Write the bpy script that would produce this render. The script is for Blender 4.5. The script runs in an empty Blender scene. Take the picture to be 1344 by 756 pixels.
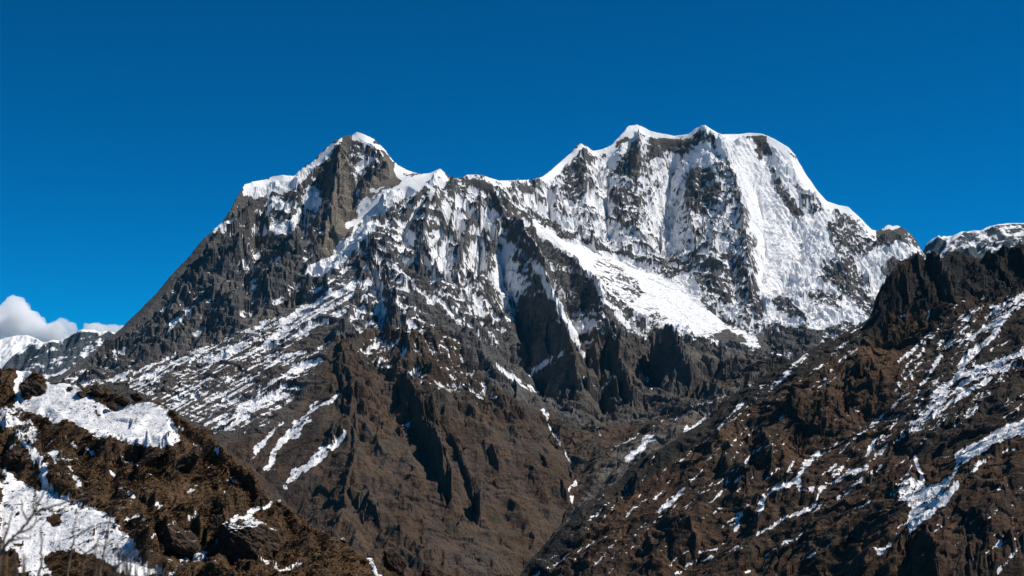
import bpy, bmesh, math, random
import numpy as np

# ------------------------------------------------------------------ camera, sky, sun, exposure
scene = bpy.context.scene
COL = scene.collection
K = 0.72 / 1344.0                      # tangent of one photograph pixel
PITCH = math.atan((520 - 378) * K)
CT, ST = math.cos(PITCH), math.sin(PITCH)

cam_data = bpy.data.cameras.new('camera')
cam_data.sensor_width = 36.0
cam_data.lens = 50.0
cam_data.clip_start = 0.1
cam_data.clip_end = 120000.0
cam_data.dof.use_dof = True
cam_data.dof.focus_distance = 900.0
cam_data.dof.aperture_fstop = 10.0
cam = bpy.data.objects.new('camera', cam_data)
COL.objects.link(cam)
cam.location = (0, 0, 0)
cam.rotation_euler = (math.pi / 2 + PITCH, 0, 0)
scene.camera = cam

SUN_EL = math.radians(51)
SUN_AZ = math.radians(84)              # measured from +Y (view direction) towards +X (right)
world = bpy.data.worlds.new('World')
scene.world = world
world.use_nodes = True
wn, wl = world.node_tree.nodes, world.node_tree.links
wn.clear()
sky = wn.new('ShaderNodeTexSky')
sky.sky_type = 'NISHITA'
sky.sun_disc = False
sky.sun_elevation = SUN_EL
sky.sun_rotation = SUN_AZ
sky.altitude = 5500
sky.air_density = 0.75
sky.dust_density = 0.0
sky.ozone_density = 3.0
hs = wn.new('ShaderNodeHueSaturation')
hs.inputs['Hue'].default_value = 0.4965
hs.inputs['Saturation'].default_value = 1.62
hs.inputs['Value'].default_value = 1.0
bg = wn.new('ShaderNodeBackground')
bg.inputs['Strength'].default_value = 0.1
wo = wn.new('ShaderNodeOutputWorld')
wl.new(sky.outputs[0], hs.inputs['Color'])
wl.new(hs.outputs[0], bg.inputs['Color'])
wl.new(bg.outputs[0], wo.inputs['Surface'])

sun_data = bpy.data.lights.new('sun', 'SUN')
sun_data.energy = 5.0
sun_data.angle = math.radians(0.53)
sun_data.color = (1.0, 0.955, 0.89)
sun = bpy.data.objects.new('sun', sun_data)
COL.objects.link(sun)
sd = (math.cos(SUN_EL) * math.sin(SUN_AZ), math.cos(SUN_EL) * math.cos(SUN_AZ), math.sin(SUN_EL))
from mathutils import Vector, noise as mnoise
sun.rotation_euler = Vector(sd).to_track_quat('Z', 'Y').to_euler()

vs = scene.view_settings
vs.view_transform = 'Standard'
vs.look = 'None'
vs.exposure = 0.0
vs.gamma = 1.0
vs.use_curve_mapping = False
scene.cycles.max_bounces = 64
scene.cycles.diffuse_bounces = 2
scene.cycles.volume_bounces = 64
scene.cycles.use_denoising = True

# ------------------------------------------------------------------ helpers: projection, noise, grids
def ray(px, py):
    u = (px - 672) * K; v = (378 - py) * K
    dy = CT - v * ST; dz = ST + v * CT
    return u / dy, dz / dy                       # X/Y, Z/Y

def at(px, py, Y):
    a, b = ray(px, py)
    return a * Y, Y, b * Y

def to_px(X, Y, Z):
    d = Y * CT + Z * ST
    return 672 + X / d / K, 378 - (Z * CT - Y * ST) / d / K

def hash2(ix, iy, seed):
    h = (ix.astype(np.int64) * 374761393 + iy.astype(np.int64) * 668265263 + seed * 974634777) & 0xffffffff
    h = ((h ^ (h >> 13)) * 1274126177) & 0xffffffff
    return h ^ (h >> 16)

def gnoise(x, y, seed=0):
    """2-D gradient noise, about -1..1"""
    ix = np.floor(x); iy = np.floor(y)
    fx = (x - ix).astype(np.float32); fy = (y - iy).astype(np.float32)
    ix = ix.astype(np.int64); iy = iy.astype(np.int64)
    ux = fx * fx * fx * (fx * (fx * 6 - 15) + 10); uy = fy * fy * fy * (fy * (fy * 6 - 15) + 10)
    out = []
    for dx, dy in ((0, 0), (1, 0), (0, 1), (1, 1)):
        a = (hash2(ix + dx, iy + dy, seed) & 1023).astype(np.float32) * (2 * np.pi / 1024)
        out.append(np.cos(a) * (fx - dx) + np.sin(a) * (fy - dy))
    a = out[0] + ux * (out[1] - out[0]); b = out[2] + ux * (out[3] - out[2])
    return (a + uy * (b - a)) * 1.5

def fbm(x, y, octs=4, seed=0, gain=0.5, ridged=False):
    s = np.zeros(x.shape, np.float32); amp = 1.0; tot = 0
    c, sn = math.cos(0.6), math.sin(0.6)
    for o in range(octs):
        n = gnoise(x, y, seed + o * 17)
        s += amp * ((1 - 2 * np.abs(n)) if ridged else n)
        tot += amp; amp *= gain
        x, y = (c * x - sn * y) * 2.03 + 5.3, (sn * x + c * y) * 2.03 - 1.7
    return s / tot

def smooth(a, b, x):
    t = np.clip((x - a) / (b - a), 0, 1)
    return t * t * (3 - 2 * t)

def facets(x, y, lam, seed, tilt=0.5, step=0.12):
    """broken blocks: every cell a plane tilted its own way"""
    wx = x / lam + 0.25 * gnoise(x / lam * 1.7, y / lam * 1.7, seed + 1); wy = y / lam + 0.25 * gnoise(x / lam * 1.7, y / lam * 1.7, seed + 2)
    ix = np.floor(wx); iy = np.floor(wy)
    fx = (wx - ix).astype(np.float32); fy = (wy - iy).astype(np.float32)
    ix = ix.astype(np.int64); iy = iy.astype(np.int64)
    best = np.full(x.shape, 9.0, np.float32); val = np.zeros(x.shape, np.float32)
    for i in (-1, 0, 1):
        for j in (-1, 0, 1):
            hh = hash2(ix + i, iy + j, seed)
            rx = fx - i - (hh & 255).astype(np.float32) / 255.0
            ry = fy - j - ((hh >> 8) & 255).astype(np.float32) / 255.0
            d = rx * rx + ry * ry
            m = d < best
            a = ((hh >> 16) & 255).astype(np.float32) * 0.0246
            v = (rx * np.cos(a) + ry * np.sin(a)) * tilt + ((hh >> 24) & 127).astype(np.float32) / 127.0 * step * 2 - step
            best = np.where(m, d, best); val = np.where(m, v, val)
    return val * lam

def blurred(h, n):
    for _ in range(n):
        p = np.pad(h, 1, mode='edge')
        h = 0.2 * (h + p[:-2, 1:-1] + p[2:, 1:-1] + p[1:-1, :-2] + p[1:-1, 2:])
    return h

def wide(h, s, n):
    return resize(blurred(resize(h, max(8, h.shape[0] // s), max(8, h.shape[1] // s)), n), *h.shape).astype(np.float32)

def wander(px, py, a, b, seed):
    """ragged edges for the hand-drawn map"""
    return (px + a * fbm(px / 22, py / 22, 3, seed) * 2 + b * gnoise(px / 5, py / 5, seed + 7),
            py + a * fbm(px / 22, py / 22, 3, seed + 3) * 2 + b * gnoise(px / 5, py / 5, seed + 11))

def gullies(h, X, Y, lams, strength, seed, dx_of, amp_mask=1.0, power=0.5):
    """rills and ribs that run down the fall line, one octave after another"""
    for o, lam in enumerate(lams):
        gx, gy = dx_of(blurred(h, 8))
        sl = np.sqrt(gx * gx + gy * gy) + 1e-6
        sx, sy = -gy / sl, gx / sl                # across the fall line
        f = 1.0 / lam
        px, py = X * f, Y * f
        ix = np.floor(px); iy = np.floor(py)
        fx = (px - ix).astype(np.float32); fy = (py - iy).astype(np.float32)
        ix = ix.astype(np.int64); iy = iy.astype(np.int64)
        acc = np.zeros(h.shape, np.float32); wt = np.full(h.shape, 1e-4, np.float32)
        for i in (-1, 0, 1):
            for j in (-1, 0, 1):
                hh = hash2(ix + i, iy + j, seed + o * 31)
                rx = fx - i - (hh & 255).astype(np.float32) / 255.0
                ry = fy - j - ((hh >> 8) & 255).astype(np.float32) / 255.0
                d = rx * rx + ry * ry
                w = np.maximum(0, 1 - d / 1.6) ** 3
                m = (rx * sx + ry * sy) * (2 * np.pi) + ((hh >> 16) & 255).astype(np.float32) * 0.0246
                acc += w * np.cos(m); wt += w
        v = acc / wt
        v = np.sign(v) * np.abs(v) ** 0.8
        h = h + (v * lam * strength * np.minimum(sl, 1.3) * amp_mask).astype(np.float32)
    return h

def raster(polys, base=None, blur=0):
    """hand-drawn map in photograph pixels; items: ('p', points, value) or ('s', points, width, value)"""
    H, W, pad = 756, 1344, 100
    img = np.zeros((H + 2 * pad, W + 2 * pad), np.float32) if base is None else base
    yy, xx = np.mgrid[0:H + 2 * pad, 0:W + 2 * pad]
    for it in polys:
        pts = [(x + pad, y + pad) for x, y in it[1]]
        r = (it[2] if it[0] == 's' else 0) + 3
        x0 = max(0, int(min(p[0] for p in pts) - r)); x1 = min(W + 2 * pad, int(max(p[0] for p in pts) + r))
        y0 = max(0, int(min(p[1] for p in pts) - r)); y1 = min(H + 2 * pad, int(max(p[1] for p in pts) + r))
        if x1 <= x0 or y1 <= y0: continue
        X = xx[y0:y1, x0:x1] + 0.5; Y = yy[y0:y1, x0:x1] + 0.5
        if it[0] == 'p':
            ins = np.zeros(X.shape, bool)
            for (ax, ay), (bx, by) in zip(pts, pts[1:] + pts[:1]):
                if ay == by: continue
                c = ((ay > Y) != (by > Y)) & (X < (bx - ax) * (Y - ay) / (by - ay) + ax)
                ins ^= c
            img[y0:y1, x0:x1][ins] = it[2]
        else:
            d = np.full(X.shape, 1e9)
            for (ax, ay), (bx, by) in zip(pts, pts[1:]):
                vx, vy = bx - ax, by - ay
                t = np.clip(((X - ax) * vx + (Y - ay) * vy) / (vx * vx + vy * vy + 1e-9), 0, 1)
                d = np.minimum(d, np.hypot(X - ax - t * vx, Y - ay - t * vy))
            w = np.clip((it[2] / 2 - d) / 1.2 + 0.5, 0, 1)
            sub = img[y0:y1, x0:x1]
            sub += (it[3] - sub) * w
    for _ in range(blur):
        img = (img + np.roll(img, 1, 0) + np.roll(img, -1, 0) + np.roll(img, 1, 1) + np.roll(img, -1, 1)) / 5
    return img

def lookup(img, px, py):
    x = np.clip(px + 100, 0, img.shape[1] - 2); y = np.clip(py + 100, 0, img.shape[0] - 2)
    ix = x.astype(int); iy = y.astype(int); fx = x - ix; fy = y - iy
    return ((img[iy, ix] * (1 - fx) + img[iy, ix + 1] * fx) * (1 - fy)
            + (img[iy + 1, ix] * (1 - fx) + img[iy + 1, ix + 1] * fx) * fy).astype(np.float32)

class Terrain:
    """height field over a fan of columns (X/Y) and rows (Y); built from ridge and valley lines"""
    def __init__(self, u0, u1, nu, Y0, Y1, nY, edge):
        self.u = np.linspace(u0, u1, nu); self.Yr = np.linspace(Y0, Y1, nY)
        self.nu, self.nY = nu, nY
        self.edge = edge
        self.lines = []
    def line(self, pts):
        self.lines.append([at(*p) for p in pts])
    def world_line(self, pts):
        self.lines.append(pts)
    def _constraints(self, nu, nY):
        val = np.zeros((nY, nu)); cnt = np.zeros((nY, nu))
        u0, u1, Y0, Y1 = self.u[0], self.u[-1], self.Yr[0], self.Yr[-1]
        for L in self.lines:
            for (ax, ay, az), (bx, by, bz) in zip(L, L[1:]):
                ca = (ax / ay - u0) / (u1 - u0) * (nu - 1); cb = (bx / by - u0) / (u1 - u0) * (nu - 1)
                ra = (ay - Y0) / (Y1 - Y0) * (nY - 1); rb = (by - Y0) / (Y1 - Y0) * (nY - 1)
                n = int(max(abs(cb - ca), abs(rb - ra)) * 2) + 2
                t = np.linspace(0, 1, n)
                c = np.rint(ca + (cb - ca) * t).astype(int); r = np.rint(ra + (rb - ra) * t).astype(int)
                ok = (c >= 0) & (c < nu) & (r >= 0) & (r < nY)
                np.add.at(val, (r[ok], c[ok]), (az + (bz - az) * t)[ok]); np.add.at(cnt, (r[ok], c[ok]), 1)
        return val / np.maximum(cnt, 1), cnt > 0
    def solve(self, levels=5, iters=160, div=1):
        nu, nY = self.nu // div, self.nY // div
        h = None
        for l in range(levels, -1, -1):
            s = 2 ** l
            cu, cY = max(8, nu // s), max(8, nY // s)
            val, m = self._constraints(cu, cY)
            if h is None:
                h = np.full((cY, cu), np.mean(val[m]) if m.any() else 0.0)
            else:
                h = resize(h, cY, cu)
            for it in range(iters if l < levels else 600):
                h[m] = val[m]
                p = np.pad(h, 1, mode='edge')
                if self.edge is not None:
                    p[0, :] = self.edge[0]; p[-1, :] = self.edge[1]
                h = 0.25 * (p[:-2, 1:-1] + p[2:, 1:-1] + p[1:-1, :-2] + p[1:-1, 2:])
            h[m] = val[m]
        self.h = resize(h, self.nY, self.nu).astype(np.float32)
        self.mask = m
    def grids(self):
        Y = np.repeat(self.Yr[:, None], self.nu, 1).astype(np.float32)
        X = (self.u[None, :] * self.Yr[:, None]).astype(np.float32)
        return X, Y
    def grad(self, h):
        X, Y = self.grids()
        du = self.u[1] - self.u[0]; dY = self.Yr[1] - self.Yr[0]
        hu = np.gradient(h, axis=1) / (du * Y)
        hY = np.gradient(h, axis=0) / dY - self.u[None, :].astype(np.float32) * hu
        return hu.astype(np.float32), hY.astype(np.float32)
    def hit(self, px, py):
        a, b = ray(px, py)
        c = (a - self.u[0]) / (self.u[-1] - self.u[0]) * (self.nu - 1)
        c = int(np.clip(round(c), 0, self.nu - 1))
        e = self.h[:, c] / self.Yr
        w = np.nonzero(e >= b)[0]
        return float(self.Yr[w[0]]) if len(w) else None
    def strokes(self, items):
        """further ribs and gullies: pixel line + offset along the view depth from the present surface"""
        new = []
        for pts, offs in items:
            L = []
            for i, (px, py) in enumerate(pts):
                Yh = self.hit(px, py)
                if Yh is None: continue
                o = offs if not isinstance(offs, (list, tuple)) else offs[i]
                L.append(at(px, py, Yh + o))
            if len(L) > 1: new.append(L)
        self.lines += new
    def visible(self, h):
        e = h / self.Yr[:, None].astype(np.float32)
        run = np.maximum.accumulate(e, axis=0)
        prev = np.vstack([np.full((1, self.nu), -9, np.float32), run[:-1]])
        return e >= prev - 0.0012
    def below(self, h):
        e = h / self.Yr[:, None].astype(np.float32)
        return (np.maximum.accumulate(e, axis=0) - e) * self.Yr[:, None].astype(np.float32)
    def mesh(self, name, h, attrs, mat, flat=False):
        X, Y = self.grids()
        co = np.stack([X, Y, h], -1).reshape(-1, 3).astype(np.float32)
        nY, nu = self.nY, self.nu
        idx = np.arange(nY * nu, dtype=np.int32).reshape(nY, nu)
        q = np.stack([idx[:-1, :-1], idx[:-1, 1:], idx[1:, 1:], idx[1:, :-1]], -1).reshape(-1, 4)
        me = bpy.data.meshes.new(name)
        me.vertices.add(len(co)); me.vertices.foreach_set('co', co.ravel())
        me.loops.add(q.size); me.loops.foreach_set('vertex_index', q.ravel())
        me.polygons.add(len(q))
        me.polygons.foreach_set('loop_start', np.arange(0, q.size, 4, dtype=np.int32))
        me.polygons.foreach_set('loop_total', np.full(len(q), 4, np.int32))
        me.polygons.foreach_set('use_smooth', np.full(len(q), not flat))
        me.update(calc_edges=True)
        for k, v in attrs.items():
            a = me.attributes.new(k, 'FLOAT', 'POINT')
            a.data.foreach_set('value', v.astype(np.float32).ravel())
        me.materials.append(mat)
        o = bpy.data.objects.new(name, me)
        COL.objects.link(o)
        return o

def resize(a, nY, nX):
    ys = np.linspace(0, a.shape[0] - 1, nY); xs = np.linspace(0, a.shape[1] - 1, nX)
    iy = np.minimum(ys.astype(int), a.shape[0] - 2); ix = np.minimum(xs.astype(int), a.shape[1] - 2)
    fy = (ys - iy)[:, None]; fx = (xs - ix)[None, :]
    A = a[iy][:, ix]; B = a[iy][:, ix + 1]; C = a[iy + 1][:, ix]; D = a[iy + 1][:, ix + 1]
    return (A * (1 - fx) + B * fx) * (1 - fy) + (C * (1 - fx) + D * fx) * fy

def tag(o, label, cat=None, kind=None, group=None):
    o['label'] = label
    if cat: o['category'] = cat
    if kind: o['kind'] = kind
    if group: o['group'] = group
    return o

# ------------------------------------------------------------------ materials
def N(nt, t, **kw):
    n = nt.nodes.new(t)
    for k, v in kw.items():
        if k in n.inputs: n.inputs[k].default_value = v
        else: setattr(n, k, v)
    return n

def ramp(nt, stops, src):
    r = nt.nodes.new('ShaderNodeValToRGB')
    e = r.color_ramp.elements
    while len(e) < len(stops): e.new(0.5)
    for i, (p, c) in enumerate(stops):
        e[i].position = p; e[i].color = (c[0], c[1], c[2], 1)
    nt.links.new(src, r.inputs[0])
    return r

def math_(nt, op, a, b=None, clamp=False):
    m = nt.nodes.new('ShaderNodeMath'); m.operation = op; m.use_clamp = clamp
    for i, v in enumerate((a, b)):
        if v is None: continue
        if isinstance(v, (int, float)): m.inputs[i].default_value = v
        else: nt.links.new(v, m.inputs[i])
    return m.outputs[0]

def mixc(nt, f, a, b):
    m = nt.nodes.new('ShaderNodeMix'); m.data_type = 'RGBA'
    for s, v in ((0, f), (6, a), (7, b)):
        if isinstance(v, (int, float)): m.inputs[s].default_value = v
        elif isinstance(v, tuple): m.inputs[s].default_value = (*v, 1)
        else: nt.links.new(v, m.inputs[s])
    return m.outputs[2]

def terrain_material(name, unit, rock, veg, snow_col=(0.90, 0.89, 0.88), bump=1.0, tan=(0.17, 0.135, 0.10), snow_fuzz=0.5):
    """rock / low vegetation / snow; unit = metres of one fine grain"""
    m = bpy.data.materials.new(name); m.use_nodes = True
    nt = m.node_tree; nt.nodes.clear()
    out = N(nt, 'ShaderNodeOutputMaterial'); bs = N(nt, 'ShaderNodeBsdfPrincipled')
    nt.links.new(bs.outputs[0], out.inputs[0])
    tc = N(nt, 'ShaderNodeTexCoord')
    P = tc.outputs['Object']
    def noise(scale, detail=6, rough=0.6, vec=None, dist=0.0):
        n = N(nt, 'ShaderNodeTexNoise', Scale=scale, Detail=detail, Roughness=rough, Distortion=dist)
        nt.links.new(vec or P, n.inputs['Vector']); return n.outputs[0]
    def attr(a):
        n = N(nt, 'ShaderNodeAttribute', attribute_name=a); return n.outputs['Fac']
    big = noise(1 / (unit * 60), 5, 0.6)
    mid = noise(1 / (unit * 9), 6, 0.65)
    fine = noise(1 / (unit * 1.6), 5, 0.7)
    med = noise(1 / (unit * 4.0), 5, 0.65)
    mp = N(nt, 'ShaderNodeMapping'); mp.inputs['Scale'].default_value = (1, 1, 5); mp.inputs['Rotation'].default_value = (0.15, 0.32, 0)
    nt.links.new(P, mp.inputs[0])
    strata = noise(1 / (unit * 26), 5, 0.7, mp.outputs[0])
    r = ramp(nt, [(0.25, rock[0]), (0.5, rock[1]), (0.78, rock[2])], math_(nt, 'ADD', math_(nt, 'MULTIPLY', mid, 0.3), math_(nt, 'ADD', math_(nt, 'MULTIPLY', strata, 0.45), math_(nt, 'MULTIPLY', fine, 0.25))))
    tm = mixc(nt, math_(nt, 'MULTIPLY', attr('tan'), 0.9), r.outputs[0], mixc(nt, mid, tan, tuple(c * 0.55 for c in tan)))
    v = ramp(nt, [(0.37, veg[0]), (0.5, veg[1]), (0.66, veg[2])], math_(nt, 'ADD', math_(nt, 'MULTIPLY', mid, 0.25), math_(nt, 'ADD', math_(nt, 'MULTIPLY', math_(nt, 'ADD', math_(nt, 'MULTIPLY', fine, 0.6), math_(nt, 'MULTIPLY', med, 0.4)), 0.5), math_(nt, 'MULTIPLY', big, 0.25))))
    olive = N(nt, 'ShaderNodeMapRange', interpolation_type='SMOOTHSTEP'); olive.inputs[1].default_value = 0.50; olive.inputs[2].default_value = 0.62
    nt.links.new(math_(nt, 'ADD', math_(nt, 'MULTIPLY', noise(1 / (unit * 34), 6, 0.68, dist=0.6), 0.8), math_(nt, 'MULTIPLY', fine, 0.2)), olive.inputs[0])
    vv = mixc(nt, math_(nt, 'MULTIPLY', olive.outputs[0], 0.5), v.outputs[0], mixc(nt, fine, tuple(c * 0.5 for c in (veg[1][1], veg[1][1] * 1.05, veg[1][2])), tuple(c * 0.95 for c in (veg[1][1], veg[1][1] * 1.05, veg[1][2]))))
    vf = math_(nt, 'ADD', attr('veg'), math_(nt, 'MULTIPLY', math_(nt, 'SUBTRACT', mid, 0.5), 1.4), True)
    vf = math_(nt, 'MULTIPLY', vf, 1.0, True)
    ground = mixc(nt, vf, tm, vv)
    sraw = math_(nt, 'ADD', attr('snow'), math_(nt, 'MULTIPLY', math_(nt, 'SUBTRACT', math_(nt, 'ADD', math_(nt, 'MULTIPLY', mid, 0.3), math_(nt, 'ADD', math_(nt, 'MULTIPLY', med, 0.35), math_(nt, 'MULTIPLY', fine, 0.35))), 0.5), snow_fuzz * 2))
    mr = N(nt, 'ShaderNodeMapRange', interpolation_type='SMOOTHSTEP')
    mr.inputs[1].default_value = 0.43; mr.inputs[2].default_value = 0.57
    nt.links.new(sraw, mr.inputs[0])
    sf = mr.outputs[0]
    sc = ramp(nt, [(0.3, tuple(c * 0.9 for c in snow_col)), (0.6, snow_col)], mid)
    nt.links.new(mixc(nt, sf, ground, sc.outputs[0]), bs.inputs['Base Color'])
    bs.inputs['Roughness'].default_value = 0.9
    bs.inputs['Specular IOR Level'].default_value = 0.12
    hb = math_(nt, 'ADD', math_(nt, 'MULTIPLY', mid, unit * 5.0 * bump), math_(nt, 'MULTIPLY', fine, unit * 1.1 * bump))
    hb = math_(nt, 'ADD', hb, math_(nt, 'MULTIPLY', strata, unit * 5.0 * bump))
    hb = math_(nt, 'ADD', hb, math_(nt, 'MULTIPLY', med, unit * 3.2 * bump))
    hb = math_(nt, 'MULTIPLY', hb, math_(nt, 'SUBTRACT', 1.0, math_(nt, 'MULTIPLY', sf, 0.72)))
    b = N(nt, 'ShaderNodeBump', Strength=1.0, Distance=1.0)
    nt.links.new(hb, b.inputs['Height'])
    nt.links.new(b.outputs[0], bs.inputs['Normal'])
    return m

# ------------------------------------------------------------------ the main massif
T = Terrain(-0.43, 0.43, 1640, 3300, 8600, 1500, (-620, -500))
LEFT_SKY = [(-120, 600, 4700), (-20, 545, 4800), (60, 505, 4950), (100, 478, 5100), (130, 455, 5200), (160, 430, 5300), (185, 405, 5350), (205, 385, 5400),
    (225, 360, 5450), (245, 340, 5500), (268, 312, 5550), (290, 293, 5600), (300, 280, 5620), (312, 257, 5680), (322, 240, 5750),
    (345, 236, 5830), (358, 231, 5850), (372, 229, 5850), (385, 231, 5870), (400, 222, 5900), (412, 210, 5920), (425, 196, 5940),
    (440, 184, 5950), (452, 178, 5980), (463, 176, 6000), (468, 172, 6000), (475, 174, 6000), (490, 182, 6020), (500, 191, 6040),
    (507, 198, 6050), (512, 207, 6060), (517, 218, 6080), (525, 228, 6100), (536, 235, 6130), (560, 250, 6200), (600, 275, 6300)]
G_SKY = [(448, 300, 5650), (478, 274, 5680), (495, 256, 5700), (515, 244, 5720), (535, 233, 5760), (548, 228, 5790), (563, 228, 5800),
    (577, 221, 5800), (586, 228, 5830), (595, 235, 5850), (605, 237, 5880), (612, 229, 5900), (632, 229, 5920), (642, 233, 5950),
    (655, 237, 6000), (690, 236, 6300), (712, 232, 6500), (725, 222, 6600), (738, 210, 6700), (750, 200, 6750), (757, 190, 6770), (763, 188, 6780), (768, 190, 6800),
    (778, 198, 6850), (790, 196, 6870), (803, 190, 6900), (820, 172, 6950), (824, 165, 6980), (838, 163, 7000), (855, 172, 7000), (885, 178, 7050),
    (903, 176, 7050), (913, 168, 7050), (925, 164, 7050), (935, 170, 7080), (945, 176, 7120), (965, 176, 7160), (985, 174, 7200),
    (1000, 175, 7200), (1015, 181, 7200), (1035, 193, 7200), (1043, 202, 7200), (1050, 215, 7200), (1060, 232, 7200), (1075, 253, 7200),
    (1085, 264, 7200), (1100, 269, 7200), (1113, 271, 7200), (1125, 282, 7200), (1146, 303, 7200), (1151, 309, 7220), (1157, 301, 7250), (1165, 295, 7270),
    (1180, 296, 7290), (1192, 303, 7300), (1203, 315, 7300), (1212, 333, 7300), (1260, 380, 7300), (1344, 450, 7300), (1480, 540, 7300)]
T.line(LEFT_SKY); T.line(G_SKY)
def back_of(pts, run, drop):
    L = []
    for p in pts:
        x, y, z = at(*p); L.append((x * (y + run) / y, y + run, z - drop))
    return L
T.world_line(back_of(LEFT_SKY, 650, 480)); T.world_line(back_of(G_SKY[20:], 900, 620))
T.world_line(back_of(LEFT_SKY[:14], 1400, 900))
for L in [
    # valley and low ground
    [(1000, 468, 5600), (960, 485, 5350), (930, 505, 5150), (900, 520, 5000), (860, 548, 4800), (800, 580, 4600), (770, 620, 4400), (750, 660, 4250), (720, 710, 4050), (690, 770, 3850), (660, 850, 3500)],
    [(1040, 480, 5150), (1000, 492, 4980), (950, 523, 4750), (900, 560, 4480), (850, 600, 4250), (800, 645, 4050)],
    [(1300, 520, 4700), (1200, 520, 4800), (1100, 500, 4900), (1040, 480, 5150)],
    [(1344, 470, 6200), (1250, 460, 6200), (1180, 455, 6000), (1100, 460, 5800), (1050, 470, 5650), (1000, 468, 5600)],
    [(1344, 640, 3800), (1100, 640, 3800), (900, 660, 3800), (800, 720, 3700), (700, 820, 3500)],
    # terrace under the left wall
    [(90, 505, 4850), (150, 498, 4900), (200, 476, 4950), (250, 456, 5000), (310, 436, 5050), (360, 415, 5150), (400, 390, 5250), (410, 366, 5330)],
    # foot of the left flank
    [(-100, 640, 4300), (60, 560, 4550), (150, 545, 4600), (250, 562, 4480), (330, 610, 4280), (390, 680, 4050), (430, 770, 3700), (440, 850, 3400)],
    # crest of the front pyramid
    [(577, 221, 5800), (560, 244, 5700), (540, 268, 5620), (525, 287, 5560), (508, 303, 5500), (495, 315, 5440), (487, 322, 5400),
     (480, 345, 5300), (475, 368, 5200), (468, 390, 5100), (462, 405, 5020), (450, 425, 4930), (443, 445, 4840), (455, 485, 4670), (462, 520, 4500),
     (465, 560, 4350), (462, 600, 4200), (452, 650, 4030), (442, 700, 3880), (432, 756, 3700), (425, 830, 3450)],
    # its right-hand rib
    [(487, 322, 5400), (510, 342, 5330), (540, 373, 5250), (570, 396, 5180), (600, 422, 5080), (622, 450, 4980), (642, 490, 4830), (665, 530, 4680), (700, 575, 4520), (728, 615, 4370), (742, 655, 4230)],
    # gully right of it
    [(600, 300, 5750), (608, 350, 5580), (618, 395, 5420), (635, 435, 5300), (655, 475, 5140), (685, 505, 5000), (715, 545, 4830), (738, 588, 4640), (752, 635, 4420)],
    # central spur and its left wall
    [(642, 233, 5950), (652, 255, 5880), (668, 276, 5800), (690, 302, 5730), (706, 332, 5630), (718, 362, 5490), (727, 390, 5380), (737, 415, 5270), (746, 440, 5160), (751, 470, 5050), (760, 500, 4960), (772, 530, 4890), (790, 556, 4810)],
    [(648, 320, 5820), (657, 360, 5720), (672, 395, 5640), (678, 440, 5520), (690, 472, 5370), (700, 500, 5210), (716, 540, 5010)],
    # couloir
    [(700, 322, 5990), (708, 345, 5900), (720, 372, 5790), (732, 395, 5700), (747, 425, 5560), (760, 447, 5430), (767, 470, 5320), (777, 500, 5180), (790, 530, 5040), (800, 560, 4900)],
    # right spur
    [(690, 288, 6150), (712, 298, 6080), (735, 318, 5980), (757, 342, 5850), (775, 366, 5690), (790, 395, 5530), (798, 420, 5410), (806, 445, 5290), (820, 480, 5150), (836, 512, 5030), (850, 542, 4920)],
    [(808, 420, 5720), (838, 440, 5580), (848, 470, 5400), (856, 500, 5240), (862, 530, 5080)],
    # crag
    [(852, 442, 5330), (862, 437, 5290), (875, 431, 5240), (888, 448, 5170), (900, 470, 5090), (910, 500, 5010), (918, 528, 4940)],
    [(850, 452, 5560), (880, 452, 5480), (910, 458, 5450), (940, 470, 5380), (975, 482, 5300)],
    # glacier
    [(690, 278, 6380), (720, 302, 6330), (760, 322, 6310), (810, 342, 6290), (850, 354, 6280), (890, 370, 6240), (925, 395, 6120), (960, 425, 5950), (1000, 450, 5780)],
    [(770, 346, 5990), (800, 380, 5850), (835, 418, 5730), (870, 430, 5680), (910, 440, 5660), (960, 456, 5660), (1000, 465, 5610)],
    # right wall ribs and gullies
    [(933, 180, 6965), (942, 192, 6915), (955, 211, 6850), (965, 236, 6760), (970, 262, 6670), (975, 292, 6560), (980, 322, 6440), (985, 352, 6310), (990, 382, 6180), (985, 412, 6030)],
    [(890, 215, 6985), (880, 240, 6940), (870, 300, 6740), (865, 340, 6500)],
    [(839, 171, 6955), (842, 200, 6850), (838, 225, 6760), (836, 250, 6680), (846, 280, 6600), (850, 310, 6500)],
    [(764, 197, 6735), (768, 220, 6660), (772, 250, 6570), (766, 278, 6470)],
    [(801, 215, 6850), (798, 250, 6730), (800, 300, 6520)],
    [(985, 185, 7170), (990, 230, 7060), (1000, 280, 6900), (1005, 330, 6680), (1000, 370, 6450), (1000, 400, 6220), (1005, 440, 5930)],
    [(1035, 193, 7200), (1048, 250, 7050), (1062, 290, 6930), (1080, 322, 6780), (1088, 350, 6650), (1070, 385, 6380), (1060, 425, 6050), (1050, 455, 5850)],
    [(1085, 264, 7200), (1100, 300, 7050), (1118, 335, 6900), (1128, 365, 6700), (1140, 405, 6400), (1130, 430, 6200)],
    [(1150, 312, 7180), (1160, 345, 7000), (1165, 390, 6650), (1170, 430, 6300)],
    # left peak: pillar and gullies
    [(463, 176, 6000), (460, 195, 5935), (462, 225, 5850), (468, 250, 5775)],
    [(446, 190, 5930), (442, 215, 5830), (440, 240, 5730), (438, 265, 5650), (432, 292, 5560), (424, 322, 5460), (413, 350, 5380)],
    [(430, 214, 5895), (423, 235, 5875), (412, 262, 5840), (402, 295, 5740), (402, 330, 5530)],
    [(405, 362, 5340), (430, 341, 5420), (450, 322, 5480), (468, 303, 5550), (486, 286, 5630)],
    [(378, 300, 5560), (389, 308, 5500), (391, 325, 5430), (386, 347, 5370), (372, 365, 5310)],
    [(335, 300, 5680), (330, 325, 5590), (322, 345, 5500), (300, 375, 5350)],
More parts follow.
